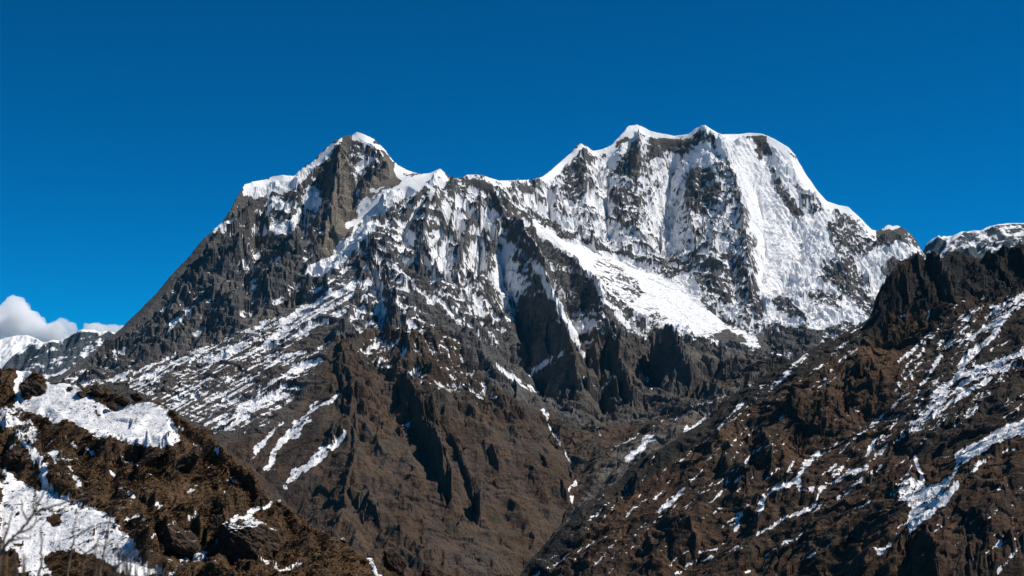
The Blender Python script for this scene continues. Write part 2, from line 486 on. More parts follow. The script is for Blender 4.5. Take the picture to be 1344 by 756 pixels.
]: T.line(L)
T.solve(levels=5, iters=120, div=2)
# ribs (towards the viewer) and gullies (away) met on the surface
T.strokes([
    # front face: two shadowed slots and the ribs right of them
    ([(505, 490), (522, 520), (540, 560), (557, 595), (572, 630), (585, 665)], [20, 60, 80, 80, 60, 10]),
    ([(528, 495), (550, 530), (567, 570), (583, 600), (590, 640), (594, 672)], [-20, -70, -80, -75, -50, 0]),
    ([(540, 520), (560, 550), (580, 585), (600, 620), (618, 655), (626, 678)], [20, 50, 60, 60, 45, 10]),
    ([(562, 530), (578, 555), (598, 590), (616, 625), (630, 660), (634, 680)], [-20, -60, -70, -65, -45, 0]),
    ([(478, 655), (495, 668), (503, 690)], [-10, -45, -10]), ([(452, 645), (470, 662), (485, 690)], [15, 30, 10]),
    ([(505, 690), (522, 697), (532, 712)], [-10, -40, -10]), ([(480, 690), (500, 705)], 25),
    ([(545, 718), (572, 725), (580, 745)], [-10, -40, -10]), ([(530, 725), (545, 742)], 25),
    ([(645, 590), (655, 605), (665, 625)], [-10, -40, -10]), ([(632, 590), (645, 612)], 25),
    # sharper ribs and couloirs between the pyramid and the central spur
    ([(575, 232), (568, 262), (556, 295), (548, 325), (552, 350)], [-5, -50, -70, -60, -20]), ([(556, 262), (540, 295), (530, 320), (530, 345)], [20, 50, 50, 20]),
    ([(640, 245), (622, 285), (606, 325), (600, 360), (612, 400)], [0, -50, -80, -70, -20]), ([(608, 275), (590, 310), (582, 350), (588, 385)], [20, 60, 60, 20]),
    ([(655, 300), (645, 335), (632, 370), (640, 410)], [-20, -60, -60, -10]), ([(636, 310), (625, 345), (618, 375)], [30, 50, 30]),
    ([(487, 322), (498, 352), (512, 392), (528, 430), (540, 470)], [0, -45, -60, -60, -20]), ([(480, 372), (492, 405), (505, 440), (515, 470)], [10, 45, 50, 20]),
    # left wall: slabs between ledges
    ([(300, 285), (330, 275), (352, 285)], [-10, -40, -10]), ([(312, 300), (338, 295), (358, 300)], [20, 45, 20]),
    ([(262, 345), (300, 335), (335, 330)], [-10, -45, -10]), ([(268, 362), (300, 356), (332, 352)], [20, 45, 20]),
    ([(400, 300), (412, 318), (408, 338)], [-5, -35, -5]),
    # right wall: buttress ribs
    ([(700, 240), (705, 262), (700, 282)], [-5, -40, -10]), ([(725, 228), (732, 255), (735, 285)], [-5, -50, -20]), ([(715, 240), (720, 265), (720, 290)], [10, 40, 30]),
    ([(800, 225), (812, 260), (815, 300), (822, 335)], [-10, -60, -70, -20]), ([(790, 235), (795, 275), (800, 320)], [20, 50, 30]),
    ([(905, 225), (900, 265), (910, 305), (915, 345)], [-10, -50, -60, -20]), ([(888, 260), (885, 300), (890, 335)], [20, 50, 30]),
    ([(940, 285), (935, 315), (945, 345)], [-20, -50, -20]), ([(925, 290), (922, 320)], 40),
    # pyramid upper right: small ribs
    ([(500, 350), (515, 385), (525, 420), (535, 455)], [-10, -35, -35, -10]), ([(488, 360), (500, 395), (510, 430)], 25),
    ([(545, 300), (560, 330), (575, 360), (590, 390)], [-15, -50, -50, -10]), ([(535, 300), (545, 330), (560, 365)], 30),
    ([(598, 262), (590, 285), (585, 310)], [-10, -50, -30]), ([(628, 262), (630, 285), (640, 320)], [-10, -60, -60]),
    ([(614, 270), (612, 288), (618, 310)], [10, 40, 40]), ([(640, 430), (625, 440), (610, 425)], 20),
    ([(690, 400), (712, 392), (724, 398)], [30, 45, 10]), ([(683, 440), (705, 440), (728, 432)], [40, 60, 10]), ([(712, 505), (732, 500), (748, 492)], [40, 60, 5]), ([(728, 540), (745, 535), (757, 520)], [40, 50, 5]),
    ([(728, 366), (750, 360), (768, 372)], [30, 45, 5]), ([(742, 395), (762, 392), (780, 398)], [30, 40, 5]),
    ([(858, 470), (868, 458), (878, 455)], [30, 40, 5]), ([(860, 510), (875, 500), (892, 480)], [40, 50, 5]), ([(872, 535), (888, 530), (900, 505)], [30, 40, 0]),
    ([(795, 455), (803, 490), (822, 540)], [25, 50, 20]), ([(810, 450), (818, 490), (838, 545)], [-10, -40, -20]),
    # spur walls
    ([(805, 440), (795, 475), (790, 510)], 40), ([(780, 470), (800, 500), (815, 540)], [-10, -45, -10]),
    ([(815, 440), (832, 465), (845, 500)], [-5, -40, -10]), ([(826, 455), (840, 495), (850, 520)], 30),
    # left wall blocks
    ([(300, 300), (320, 320), (318, 350)], [0, -40, -30]), ([(340, 312), (352, 320), (345, 345)], 40),
    ([(270, 370), (300, 400), (310, 430)], [0, -60, -20]), ([(240, 390), (265, 420), (275, 445)], [20, 50, 10]),
    ([(215, 395), (240, 415), (245, 440)], [0, -40, -10]), ([(180, 430), (200, 450), (215, 465)], [10, 40, 5]),
    ([(340, 355), (355, 385), (370, 405)], [-10, -45, -10]), ([(320, 370), (330, 400), (335, 420)], [10, 40, 5]),
    ([(395, 380), (425, 372), (430, 388)], [-10, -30, -10]), ([(375, 400), (400, 400), (420, 398)], 25),
])
T.solve(levels=4, iters=120, div=2)
X, Y = T.grids()
h = T.h
px, py = to_px(X, Y, h)
# distance in height below the skyline keeps the outline where it is
dens = raster([('p', [(-100, -100), (1444, -100), (1444, 856), (-100, 856)], 1.0),
               ('s', [p[:2] for p in LEFT_SKY], 20, 0.0), ('s', [p[:2] for p in G_SKY], 22, 0.0),
               ('p', [(690, 285), (715, 298), (760, 325), (810, 340), (850, 358), (890, 378), (920, 402), (960, 430), (1000, 445), (1010, 462), (960, 455), (905, 440), (870, 428), (840, 415), (800, 385), (775, 360), (745, 335), (710, 310)], 0.2),
               ('p', [(965, 190), (1000, 190), (1010, 240), (1050, 320), (1010, 400), (985, 360), (980, 260)], 0.5)], blur=10)
amp = lookup(dens, px, py)
flank = lookup(raster([('p', [(100, 505), (300, 445), (400, 398), (470, 345), (470, 390), (440, 440), (445, 540), (430, 600), (380, 680), (250, 600)], 1.0)], blur=10), px, py)
amp = amp * (1 - 0.5 * flank)
wx = X + 90 * gnoise(X / 420, Y / 420, 3); wy = Y + 90 * gnoise(X / 420, Y / 420, 4)
amp = np.clip((amp - 0.12) / 0.88, 0, 1)
amp = np.where(T.visible(h), amp, 0.35 * amp * smooth(0, 90, T.below(h) - 12))
hy_ = Y + 0.8 * h
rough = amp * (0.6 + 0.4 * smooth(-200, 150, h))
h = h + 30 * rough * (fbm(wx / 300, (wy + 0.8 * h) / 300, 3, 11, 0.5, True) - 0.35)
green = lookup(raster([('p', [(280, 590), (380, 560), (440, 440), (500, 432), (560, 425), (600, 440), (640, 500), (690, 530), (760, 560), (860, 552), (1344, 552), (1344, 856), (-100, 856)], 1.0)], blur=14), px, py)
h = gullies(h, X, Y, (260, 130, 65), 0.10, 40, T.grad, rough + 0.2 * green)
# blocks and buttresses
green = lookup(raster([('p', [(280, 590), (380, 560), (440, 440), (500, 432), (560, 425), (600, 440), (640, 500), (690, 530), (760, 560), (860, 552), (1344, 552), (1344, 856), (-100, 856)], 1.0)], blur=14), px, py)
rough = rough * (1 - 0.45 * green)
h = h + rough * (0.6 * facets(wx, hy_, 150, 51, 0.40, 0.04) + 0.65 * facets(X, hy_, 66, 52, 0.42, 0.05) + 0.7 * facets(X, hy_, 30, 53, 0.45, 0.06) + 0.7 * facets(X, hy_, 14, 55, 0.45, 0.06))
# tilted beds break into ledges of uneven height
bed = h + 0.32 * X + 22 * gnoise(X / 300, Y / 300, 8)
h = h + rough * (9.0 * gnoise(bed / 34, (X - 0.3 * h) / 210, 9) + 3.5 * gnoise(bed / 13, X / 90, 10))
h = gullies(h, X, Y, (34, 17), 0.05, 43, T.grad, 0.3 * rough + 0.6 * green)
# broken ice of the glacier and the icefall
ice = lookup(raster([('p', [(800, 345), (850, 360), (890, 378), (920, 402), (960, 430), (1000, 445), (1010, 462), (960, 455), (905, 440), (870, 428), (840, 415)], 0.8),
                     ('p', [(965, 200), (1000, 210), (1020, 250), (1040, 320), (1060, 350), (1070, 400), (1010, 425), (985, 380), (975, 300)], 1.0)], blur=8), px, py)
h = h + ice * (9.0 * fbm(X / 60, hy_ / 26, 4, 23, 0.6, True) + 4.0 * facets(X, hy_ * 2, 30, 54, 0.3, 0.1) / 12)
# wind and avalanche flutes on the steep snow
fl_l = lookup(raster([('p', [(930, 182), (938, 216), (905, 226), (880, 262), (850, 300), (842, 300), (862, 250), (890, 220), (915, 192)], 1.0), ('p', [(560, 228), (535, 234), (500, 256), (450, 302), (470, 298), (515, 270), (548, 252)], 1.0),
                       ('p', [(325, 242), (372, 232), (410, 214), (440, 190), (430, 212), (400, 240), (350, 258), (328, 258)], 0.9), ('p', [(800, 195), (825, 172), (820, 198), (803, 213)], 1.0), ('p', [(705, 236), (752, 200), (745, 218), (720, 236)], 0.8)], blur=3), px, py)
fl_r = lookup(raster([('p', [(950, 190), (985, 185), (1030, 200), (1050, 235), (1080, 275), (1110, 300), (1140, 340), (1145, 400), (1100, 400), (1060, 350), (1040, 330), (1000, 250)], 0.8), ('p', [(1150, 325), (1195, 322), (1190, 340), (1150, 370)], 1.0), ('p', [(645, 240), (740, 240), (770, 290), (700, 280), (660, 270)], 0.7)], blur=3), px, py)
wob = 9 * gnoise(X / 90, hy_ / 140, 71)
h = h + np.minimum(1, amp * 2) * fl_l * 8.0 * np.abs(np.sin(np.pi * (0.85 * X - 0.5 * h + wob) / 21)) + np.minimum(1, amp * 2) * fl_r * 8.0 * np.abs(np.sin(np.pi * (0.9 * X + 0.42 * h + wob) / 25))
h = (h + rough * 1.3 * fbm(X / 20, hy_ / 20, 4, 21, 0.6)).astype(np.float32)

# snow cover drawn from the photograph: 0 bare .. 1 deep
B = [(-100, -100), (1444, -100), (1444, 856), (-100, 856)]
snow_map = raster([
    ('p', B, 0.0),
    # general dusting
    ('p', [(60, 520), (320, 230), (460, 160), (640, 220), (830, 150), (1100, 250), (1344, 330), (1344, 480), (1000, 470), (860, 440), (700, 440), (620, 440), (430, 440), (300, 470)], 0.33),
    ('p', [(100, 480), (205, 385), (270, 312), (330, 330), (400, 330), (400, 390), (300, 440), (140, 500)], 0.2),
    ('p', [(150, 500), (300, 445), (410, 395), (470, 340), (480, 380), (440, 430), (430, 470), (350, 560), (280, 570), (210, 530)], 0.24),
    ('p', [(487, 322), (500, 300), (540, 268), (575, 240), (640, 240), (660, 300), (690, 335), (670, 390), (640, 395), (610, 430), (570, 395), (540, 378), (525, 400), (505, 415), (470, 415), (477, 360)], 0.54),
    ('p', [(470, 415), (530, 410), (575, 420), (600, 440), (560, 450), (480, 445)], 0.3),
    ('p', [(600, 330), (690, 330), (700, 370), (640, 410), (600, 420), (580, 390)], 0.52),
    ('p', [(610, 232), (700, 236), (760, 195), (830, 163), (925, 165), (960, 240), (975, 340), (900, 345), (850, 350), (760, 320), (690, 280), (655, 250)], 0.62),
    ('p', [(690, 290), (740, 330), (790, 350), (850, 440), (800, 440), (760, 400), (700, 340)], 0.3),
    ('p', [(455, 435), (600, 440), (650, 470), (680, 520), (620, 530), (520, 490), (465, 470)], 0.24), ('p', [(560, 440), (610, 445), (645, 490), (600, 490)], 0.26),
    # left peak
    ('p', [(320, 240), (345, 234), (372, 227), (400, 220), (413, 207), (430, 192), (447, 181), (450, 188), (440, 200), (426, 211), (414, 223), (400, 238), (385, 246), (368, 256), (350, 258), (335, 260), (320, 256)], 0.95),
    ('p', [(466, 170), (480, 174), (495, 186), (510, 200), (498, 196), (488, 191), (475, 187), (465, 183)], 1.0),
    ('p', [(459, 188), (490, 192), (503, 203), (500, 215), (485, 224), (474, 230), (462, 214)], 0.56),
    ('p', [(505, 200), (518, 213), (528, 235), (515, 250), (490, 258), (472, 262), (475, 240), (500, 222)], 0.06),
    ('p', [(512, 207), (520, 220), (537, 234), (526, 235), (516, 225)], 0.9),
    ('p', [(483, 243), (495, 251), (512, 244), (492, 256)], 0.9),
    ('p', [(440, 188), (458, 185), (460, 230), (470, 262), (468, 300), (440, 330), (412, 352), (420, 320), (436, 280), (438, 240)], 0.05),
    ('p', [(412, 225), (432, 210), (440, 240), (430, 270), (415, 245)], 0.08),
    ('p', [(577, 221), (563, 228), (535, 232), (500, 255), (478, 278), (448, 303), (468, 300), (500, 282), (515, 270), (535, 262), (548, 252)], 0.85),
    ('p', [(560, 240), (575, 221), (586, 227), (596, 236), (580, 244), (566, 246)], 0.9),
    ('p', [(515, 268), (545, 255), (543, 268), (525, 285), (512, 288)], 0.35),
    ('p', [(403, 354), (425, 340), (445, 325), (465, 305), (480, 295), (497, 289), (500, 296), (482, 312), (467, 330), (450, 346), (433, 359), (415, 367), (402, 364)], 0.92),
    ('p', [(350, 262), (365, 258), (380, 268), (386, 278), (370, 275), (352, 270)], 0.8),
    ('p', [(376, 292), (388, 278), (396, 275), (387, 298), (391, 304), (376, 308), (354, 306), (352, 300), (368, 295)], 0.95),
    ('p', [(278, 302), (300, 287), (308, 290), (305, 300), (285, 311)], 0.75),
    ('p', [(398, 243), (424, 250), (422, 272), (400, 275)], 0.6),
    ('s', [(282, 297), (300, 291), (310, 290)], 4, 0.95),
    ('p', [(330, 312), (350, 310), (392, 312), (386, 345), (360, 352), (335, 345)], 0.05),
    ('p', [(250, 345), (300, 320), (320, 340), (290, 365), (250, 380)], 0.12),
    ('s', [(218, 437), (226, 424), (250, 408)], 6, 0.95), ('s', [(268, 398), (275, 390)], 3, 0.8),
    ('s', [(150, 470), (170, 452), (178, 440)], 3, 0.7), ('s', [(142, 480), (160, 462)], 2, 0.7),
    ('s', [(330, 375), (345, 360), (365, 345)], 3, 0.75), ('s', [(320, 345), (345, 330)], 4, 0.7),
    # bare shelf below the left wall
    ('p', [(150, 492), (250, 450), (370, 400), (395, 385), (400, 395), (330, 430), (250, 462), (180, 490)], 0.03),
    ('s', [(150, 500), (190, 482), (235, 462)], 3, 0.8), ('s', [(165, 505), (210, 485), (270, 458)], 3, 0.75), ('s', [(195, 500), (240, 480)], 3, 0.7),
    ('s', [(230, 485), (262, 468), (300, 455)], 5, 0.75), ('s', [(260, 475), (300, 470)], 4, 0.7),
    # streaks on the left flank of the pyramid
    ('s', [(405, 402), (432, 386), (468, 374)], 9, 0.85), ('s', [(370, 425), (400, 402)], 5, 0.8),
    ('s', [(290, 465), (330, 452), (380, 432), (415, 412), (440, 400), (465, 384)], 10, 0.62),
    ('s', [(345, 455), (390, 440), (430, 420)], 8, 0.6),
    ('p', [(355, 415), (395, 392), (425, 378), (430, 388), (400, 402), (370, 420)], 0.05),
    ('p', [(400, 440), (440, 420), (440, 445), (395, 470), (375, 465)], 0.08),
    ('p', [(290, 565), (310, 543), (345, 508), (385, 482), (428, 468), (400, 488), (372, 512), (332, 546), (300, 570)], 0.64),
    ('s', [(350, 485), (375, 470), (400, 462)], 4, 0.7),
    ('s', [(352, 615), (368, 585), (380, 568), (405, 545), (418, 530)], 7, 0.6), ('s', [(385, 575), (420, 535), (446, 516)], 5, 0.56), ('s', [(330, 602), (345, 580), (372, 555)], 4, 0.62),
    ('s', [(375, 640), (400, 610), (430, 585), (456, 565)], 7, 0.52), ('s', [(388, 625), (420, 600), (446, 580)], 5, 0.5),
    # pyramid, right face
    ('s', [(513, 345), (545, 376), (580, 402), (607, 428)], 9, 0.88), ('s', [(520, 395), (535, 415), (545, 430)], 7, 0.75),
    ('p', [(497, 315), (520, 330), (540, 365), (560, 420), (600, 435), (612, 440), (570, 400), (530, 350)], 0.15),
    ('p', [(525, 340), (560, 350), (570, 385), (600, 410), (620, 440), (650, 520), (625, 490), (600, 440), (560, 410), (535, 380)], 0.12),
    ('s', [(515, 347), (545, 377), (580, 402), (606, 427)], 7, 0.85),
    ('s', [(565, 345), (590, 352)], 7, 0.9), ('s', [(622, 432), (638, 442), (650, 452)], 8, 0.8), ('s', [(605, 385), (640, 365), (680, 345)], 7, 0.7),
    ('s', [(652, 480), (675, 495), (700, 512)], 8, 0.8), ('s', [(635, 470), (650, 482)], 4, 0.6), ('s', [(695, 492), (715, 478), (741, 462)], 6, 0.85),
    ('p', [(680, 395), (718, 380), (735, 400), (745, 440), (738, 458), (700, 480), (688, 465), (676, 440)], 0.04),
    ('p', [(705, 500), (743, 466), (752, 480), (765, 530), (770, 545), (740, 545), (712, 530)], 0.02),
    ('p', [(680, 292), (705, 300), (735, 320), (758, 345), (740, 350), (715, 335), (692, 310)], 0.08),
    ('p', [(722, 358), (755, 350), (778, 370), (790, 398), (770, 410), (745, 400)], 0.1),
    ('s', [(735, 352), (760, 356), (775, 360)], 3, 0.75), ('s', [(735, 385), (760, 388)], 3, 0.6),
    ('s', [(703, 345), (716, 368), (727, 390), (735, 408), (748, 432), (764, 466)], 8, 0.97),
    ('p', [(737, 408), (755, 425), (772, 420), (785, 425), (768, 438), (752, 442)], 0.92), ('s', [(764, 455), (775, 452), (785, 446)], 4, 0.8),
    ('s', [(786, 372), (795, 398), (815, 418), (838, 432), (850, 445)], 8, 0.85), ('s', [(790, 360), (815, 350)], 4, 0.7),
    ('s', [(840, 490), (850, 500), (856, 512)], 4, 0.6), ('s', [(868, 508), (878, 495), (892, 483)], 3, 0.75), ('s', [(862, 492), (876, 504)], 4, 0.75),
    ('p', [(850, 445), (875, 431), (890, 450), (910, 480), (920, 520), (880, 520), (855, 480)], 0.1),
    ('s', [(765, 493), (775, 505), (780, 515)], 3, 0.75), ('s', [(792, 510), (800, 497)], 2.5, 0.7),
    # glacier
    ('p', [(690, 284), (715, 298), (760, 320), (810, 338), (850, 352), (890, 372), (920, 398), (960, 430), (1000, 440), (1012, 462), (960, 456), (905, 442), (870, 428), (840, 415), (800, 385), (775, 360), (745, 337), (710, 312)], 0.82),
    ('p', [(772, 346), (800, 338), (832, 362), (848, 384), (830, 400), (800, 386)], 0.28), ('p', [(846, 405), (868, 402), (880, 418), (862, 425)], 0.35),
    ('p', [(905, 440), (940, 430), (985, 440), (1000, 462), (955, 458)], 0.5), ('p', [(930, 440), (960, 432), (985, 450), (960, 455)], 0.12),
    ('s', [(1000, 440), (1010, 460), (1035, 468)], 10, 0.8),
    # right wall
    ('s', [(700, 282), (735, 303), (790, 326), (850, 343)], 9, 0.2),
    ('p', [(858, 340), (915, 335), (962, 335), (985, 368), (992, 400), (940, 396), (905, 365), (872, 360)], 0.3),
    ('p', [(885, 362), (895, 355), (905, 368), (915, 368), (925, 385), (905, 390)], 0.9),
    ('p', [(700, 234), (738, 209), (752, 196), (763, 186), (768, 190), (756, 200), (745, 215), (735, 228), (718, 235)], 1.0),
    ('p', [(742, 225), (760, 198), (768, 222), (770, 250), (756, 268), (740, 258)], 0.28), ('p', [(762, 192), (778, 203), (775, 215), (766, 212)], 0.2),
    ('p', [(778, 197), (803, 189), (826, 168), (832, 176), (822, 196), (812, 206), (803, 214), (794, 201)], 0.92), ('p', [(805, 190), (820, 176), (826, 180), (812, 196)], 0.15),
    ('p', [(820, 200), (832, 180), (840, 185), (842, 215), (836, 250), (828, 235), (806, 230)], 0.2),
    ('p', [(830, 163), (838, 161), (857, 170), (885, 176), (907, 176), (890, 184), (866, 186), (850, 178), (838, 170), (824, 170)], 1.0),
    ('p', [(852, 184), (885, 184), (884, 200), (866, 200), (852, 215)], 0.2),
    ('p', [(884, 183), (910, 168), (925, 172), (935, 185), (910, 190), (893, 205), (880, 200)], 0.25),
    ('p', [(930, 182), (938, 198), (938, 216), (905, 224), (882, 258), (864, 280), (846, 286), (860, 255), (886, 226), (910, 200)], 0.85),
    ('p', [(848, 262), (885, 248), (872, 290), (842, 302)], 0.72),
    ('p', [(905, 224), (938, 217), (944, 240), (942, 275), (925, 285), (902, 275), (900, 245)], 0.22),
    ('p', [(800, 250), (830, 245), (850, 270), (830, 300), (805, 290)], 0.4),
    ('p', [(935, 166), (985, 172), (1015, 179), (1040, 198), (1060, 230), (1085, 262), (1113, 270), (1150, 303), (1120, 330), (1100, 345), (1130, 400), (1142, 420), (1060, 432), (1005, 425), (992, 370), (982, 300), (965, 240), (945, 200)], 0.88),
    ('p', [(940, 186), (957, 214), (976, 258), (988, 300), (1000, 350), (988, 380), (972, 330), (962, 280), (945, 222)], 0.5),
    ('p', [(980, 178), (1008, 178), (1013, 205), (1000, 212), (988, 192)], 0.2), ('p', [(1010, 216), (1020, 232), (1058, 282), (1045, 288), (1018, 252)], 0.22),
    ('p', [(1038, 238), (1070, 258), (1085, 275), (1060, 278)], 0.45), ('p', [(1095, 276), (1128, 286), (1148, 310), (1120, 310), (1100, 300)], 0.4),
    ('s', [(1035, 197), (1046, 212)], 4, 0.1),
    ('p', [(1085, 296), (1115, 282), (1148, 318), (1130, 342), (1100, 335)], 0.38),
    ('p', [(1080, 343), (1118, 343), (1138, 378), (1146, 412), (1110, 390), (1075, 362)], 0.3), ('p', [(1060, 380), (1108, 388), (1100, 406), (1062, 396)], 0.35),
    ('p', [(1010, 396), (1040, 390), (1062, 420), (1020, 412)], 0.33), ('p', [(990, 442), (1060, 428), (1085, 440), (1070, 458), (1000, 468)], 0.12), ('p', [(925, 392), (990, 400), (1000, 430), (955, 420)], 0.6),
    ('p', [(1150, 304), (1165, 301), (1188, 302), (1190, 318), (1160, 326)], 0.02), ('s', [(1157, 298), (1165, 296), (1178, 297)], 4, 1.0),
    ('p', [(1155, 327), (1190, 318), (1202, 332), (1172, 345), (1165, 365), (1150, 395), (1142, 372), (1118, 346), (1138, 332)], 0.93),
    ('p', [(1154, 358), (1175, 334), (1188, 346), (1166, 374)], 0.08),
    ('s', [(905, 176), (914, 168), (925, 164), (936, 170), (946, 176), (985, 174), (1015, 181), (1035, 193), (1045, 206), (1062, 234), (1085, 263), (1113, 271), (1150, 304)], 5, 1.0),
    ('s', [(903, 177), (914, 169), (925, 166), (936, 172), (948, 178)], 11, 1.0),
    ('s', [(640, 234), (690, 236), (714, 232)], 4, 0.9), ('s', [(612, 229), (632, 229), (644, 233)], 5, 0.8),
    # valley streaks
    ('s', [(828, 602), (845, 585), (858, 574)], 7, 0.75), ('s', [(885, 552), (905, 540), (945, 522)], 3, 0.7), ('s', [(898, 566), (915, 556), (932, 545)], 4, 0.8), ('s', [(800, 590), (850, 562), (900, 538), (1000, 500)], 2, 0.6),
    ('s', [(715, 538), (722, 560), (738, 590), (748, 610)], 3, 0.6), ('s', [(755, 632), (748, 645), (750, 660)], 3.5, 0.7), ('s', [(783, 560), (790, 575)], 2, 0.6),
    ('s', [(526, 560), (535, 562), (545, 552)], 1.5, 0.8),
], blur=2)
veg_map = raster([
    ('p', [(280, 590), (380, 560), (440, 440), (500, 432), (560, 425), (600, 440), (640, 500), (690, 530), (760, 560), (860, 552), (950, 500), (1000, 470), (1100, 470), (1344, 600), (1344, 856), (-100, 856)], 0.85),
    ('p', [(80, 510), (300, 450), (430, 430), (440, 450), (380, 560), (280, 590), (100, 590)], 0.45),
    ('p', [(740, 440), (850, 440), (870, 480), (1000, 465), (900, 540), (780, 560), (745, 520)], 0.42),
    ('p', [(850, 445), (875, 431), (895, 460), (915, 500), (905, 530), (865, 520)], 0.25),
    ('p', [(690, 756), (760, 660), (800, 600), (860, 562), (940, 512), (1000, 485), (1010, 490), (950, 530), (880, 580), (820, 630), (740, 700), (700, 756)], 0.25),
], blur=10)
tan_map = raster([
    ('p', [(440, 200), (458, 190), (470, 240), (520, 230), (525, 240), (480, 265), (470, 300), (440, 330), (415, 350), (425, 310)], 0.9),
    ('p', [(505, 205), (520, 222), (525, 238), (490, 255), (480, 240), (500, 222)], 0.9),
    ('p', [(832, 180), (845, 190), (842, 240), (830, 230)], 0.6), ('p', [(765, 240), (775, 245), (765, 270), (755, 262)], 0.5),
    ('p', [(150, 495), (260, 452), (395, 388), (400, 396), (300, 445), (180, 495)], 0.5),
    ('p', [(940, 186), (957, 214), (976, 258), (988, 300), (1000, 350), (985, 340), (965, 260)], 0.5),
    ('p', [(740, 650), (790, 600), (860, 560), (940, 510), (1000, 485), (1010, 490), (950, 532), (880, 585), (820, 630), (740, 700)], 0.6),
    ('p', [(905, 450), (1000, 462), (1000, 475), (950, 480), (910, 470)], 0.4),
], blur=6)
px, py = to_px(X, Y, h)
vis = T.visible(h)
gx, gy = T.grad(h)
slope = np.sqrt(gx * gx + gy * gy)
hs_ = h.copy()
for _ in range(6):
    p = np.pad(hs_, 1, mode='edge'); hs_ = 0.2 * (hs_ + p[:-2, 1:-1] + p[2:, 1:-1] + p[1:-1, :-2] + p[1:-1, 2:])
hollow = np.clip((hs_ - h) / 4.0, -1, 1)
elsewhere = 0.25 + 0.45 * smooth(150, 900, h)
sm = np.where(vis, lookup(snow_map, *wander(px, py, 4, 1.8, 67)), elsewhere)
hy_ = Y + 0.8 * h
nz = 0.45 * fbm(X / 70, hy_ / 70, 5, 61, 0.7) + 0.66 * fbm(X / 20, hy_ / 26, 4, 62, 0.78) + 0.25 * hollow + (0.20 - 0.11 * smooth(0, 400, X)) * np.clip((wide(h, 8, 14) - h) / 14, -1, 1) - 0.25 * (smooth(1.0, 2.8, slope) - 0.5) + 0.09 + 0.13 * smooth(100, 500, h) * smooth(-900, 0, X) - 0.03 * smooth(200, 900, X)
ca, sa = math.cos(math.radians(33)), math.sin(math.radians(33))
along = X * ca + h * sa; cross = -X * sa + h * ca
nz = nz + flank * 1.1 * fbm(along / 240, cross / 11, 5, 63, 0.68)
snow = sm + nz * np.clip(1.35 - np.abs(sm - 0.5) * 1.9, 0.12, 1)
veg = np.where(vis, lookup(veg_map, px, py), 1 - smooth(-150, 250, h)) + 0.35 * fbm(X / 190, Y / 190, 4, 77)
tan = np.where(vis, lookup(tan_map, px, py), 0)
M_MASSIF = terrain_material('massif_surface', 2.6,
    [(0.042, 0.041, 0.040), (0.100, 0.094, 0.088), (0.20, 0.186, 0.170)],
    [(0.016, 0.012, 0.008), (0.068, 0.042, 0.026), (0.145, 0.09, 0.055)], bump=0.42, snow_fuzz=0.8, tan=(0.25, 0.21, 0.165))
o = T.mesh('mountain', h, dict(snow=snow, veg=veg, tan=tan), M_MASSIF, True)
tag(o, 'great twin peaked snowy mountain with dark rock faces and a brown foot', kind='structure')

# ------------------------------------------------------------------ the dark ridge on the right
R = Terrain(-0.06, 0.45, 1150, 1500, 3300, 1150, (-560, -420))
R_SKY = [(600, 860, 2180), (640, 812, 2220), (665, 780, 2250), (680, 757, 2280), (700, 732, 2310), (720, 711, 2330), (750, 679, 2370), (780, 652, 2400), (810, 631, 2430), (830, 613, 2450),
    (860, 591, 2480), (890, 576, 2500), (915, 561, 2520), (940, 541, 2550), (960, 521, 2570), (985, 506, 2590), (1005, 493, 2610), (1030, 476, 2630),
    (1060, 463, 2650), (1080, 451, 2670), (1100, 444, 2690), (1110, 436, 2700), (1130, 426, 2720), (1140, 419, 2730), (1147, 412, 2740), (1150, 390, 2760),
    (1155, 378, 2765), (1168, 362, 2770), (1180, 346, 2780), (1195, 338, 2790), (1205, 333, 2800), (1211, 337, 2800), (1218, 330, 2800), (1226, 329, 2800),
    (1231, 334, 2805), (1237, 339, 2810), (1246, 332, 2820), (1262, 330, 2830), (1275, 338, 2840), (1286, 343, 2850), (1300, 337, 2850), (1315, 330, 2850), (1330, 325, 2850),
    (1344, 321, 2850), (1400, 305, 2850), (1520, 285, 2850)]
R.line(R_SKY)
R.world_line(back_of(R_SKY, 260, 230))
for L in [
    [(1148, 416, 2728), (1175, 414, 2738), (1200, 408, 2745), (1225, 400, 2755), (1250, 392, 2765), (1270, 384, 2770), (1300, 392, 2775), (1325, 392, 2775), (1344, 386, 2775), (1420, 375, 2775)],
    [(1150, 420, 2716), (1180, 425, 2706), (1215, 426, 2696)], [(1150, 455, 2690), (1180, 455, 2682), (1218, 449, 2674)],
    [(640, 850, 2160), (720, 800, 2180), (800, 778, 2170), (900, 772, 2120), (1000, 767, 2070), (1100, 770, 1980)],
    # nearer spur, lower right, and the hollow behind it
    [(1480, 520, 1890), (1400, 545, 1870), (1344, 575, 1850), (1310, 590, 1835), (1275, 612, 1820), (1258, 635, 1800), (1230, 668, 1780), (1195, 698, 1762), (1165, 725, 1745), (1140, 756, 1730), (1115, 790, 1710)],
    [(1480, 505, 2160), (1400, 535, 2120), (1344, 560, 2085), (1300, 581, 2065), (1263, 604, 2045), (1247, 638, 2005), (1216, 675, 1962), (1190, 704, 1922), (1156, 737, 1872), (1128, 772, 1830)],
    [(1480, 650, 1760), (1344, 700, 1690), (1270, 745, 1660), (1200, 790, 1640)],
]: R.line(L)
R.solve(levels=5, iters=120, div=2)
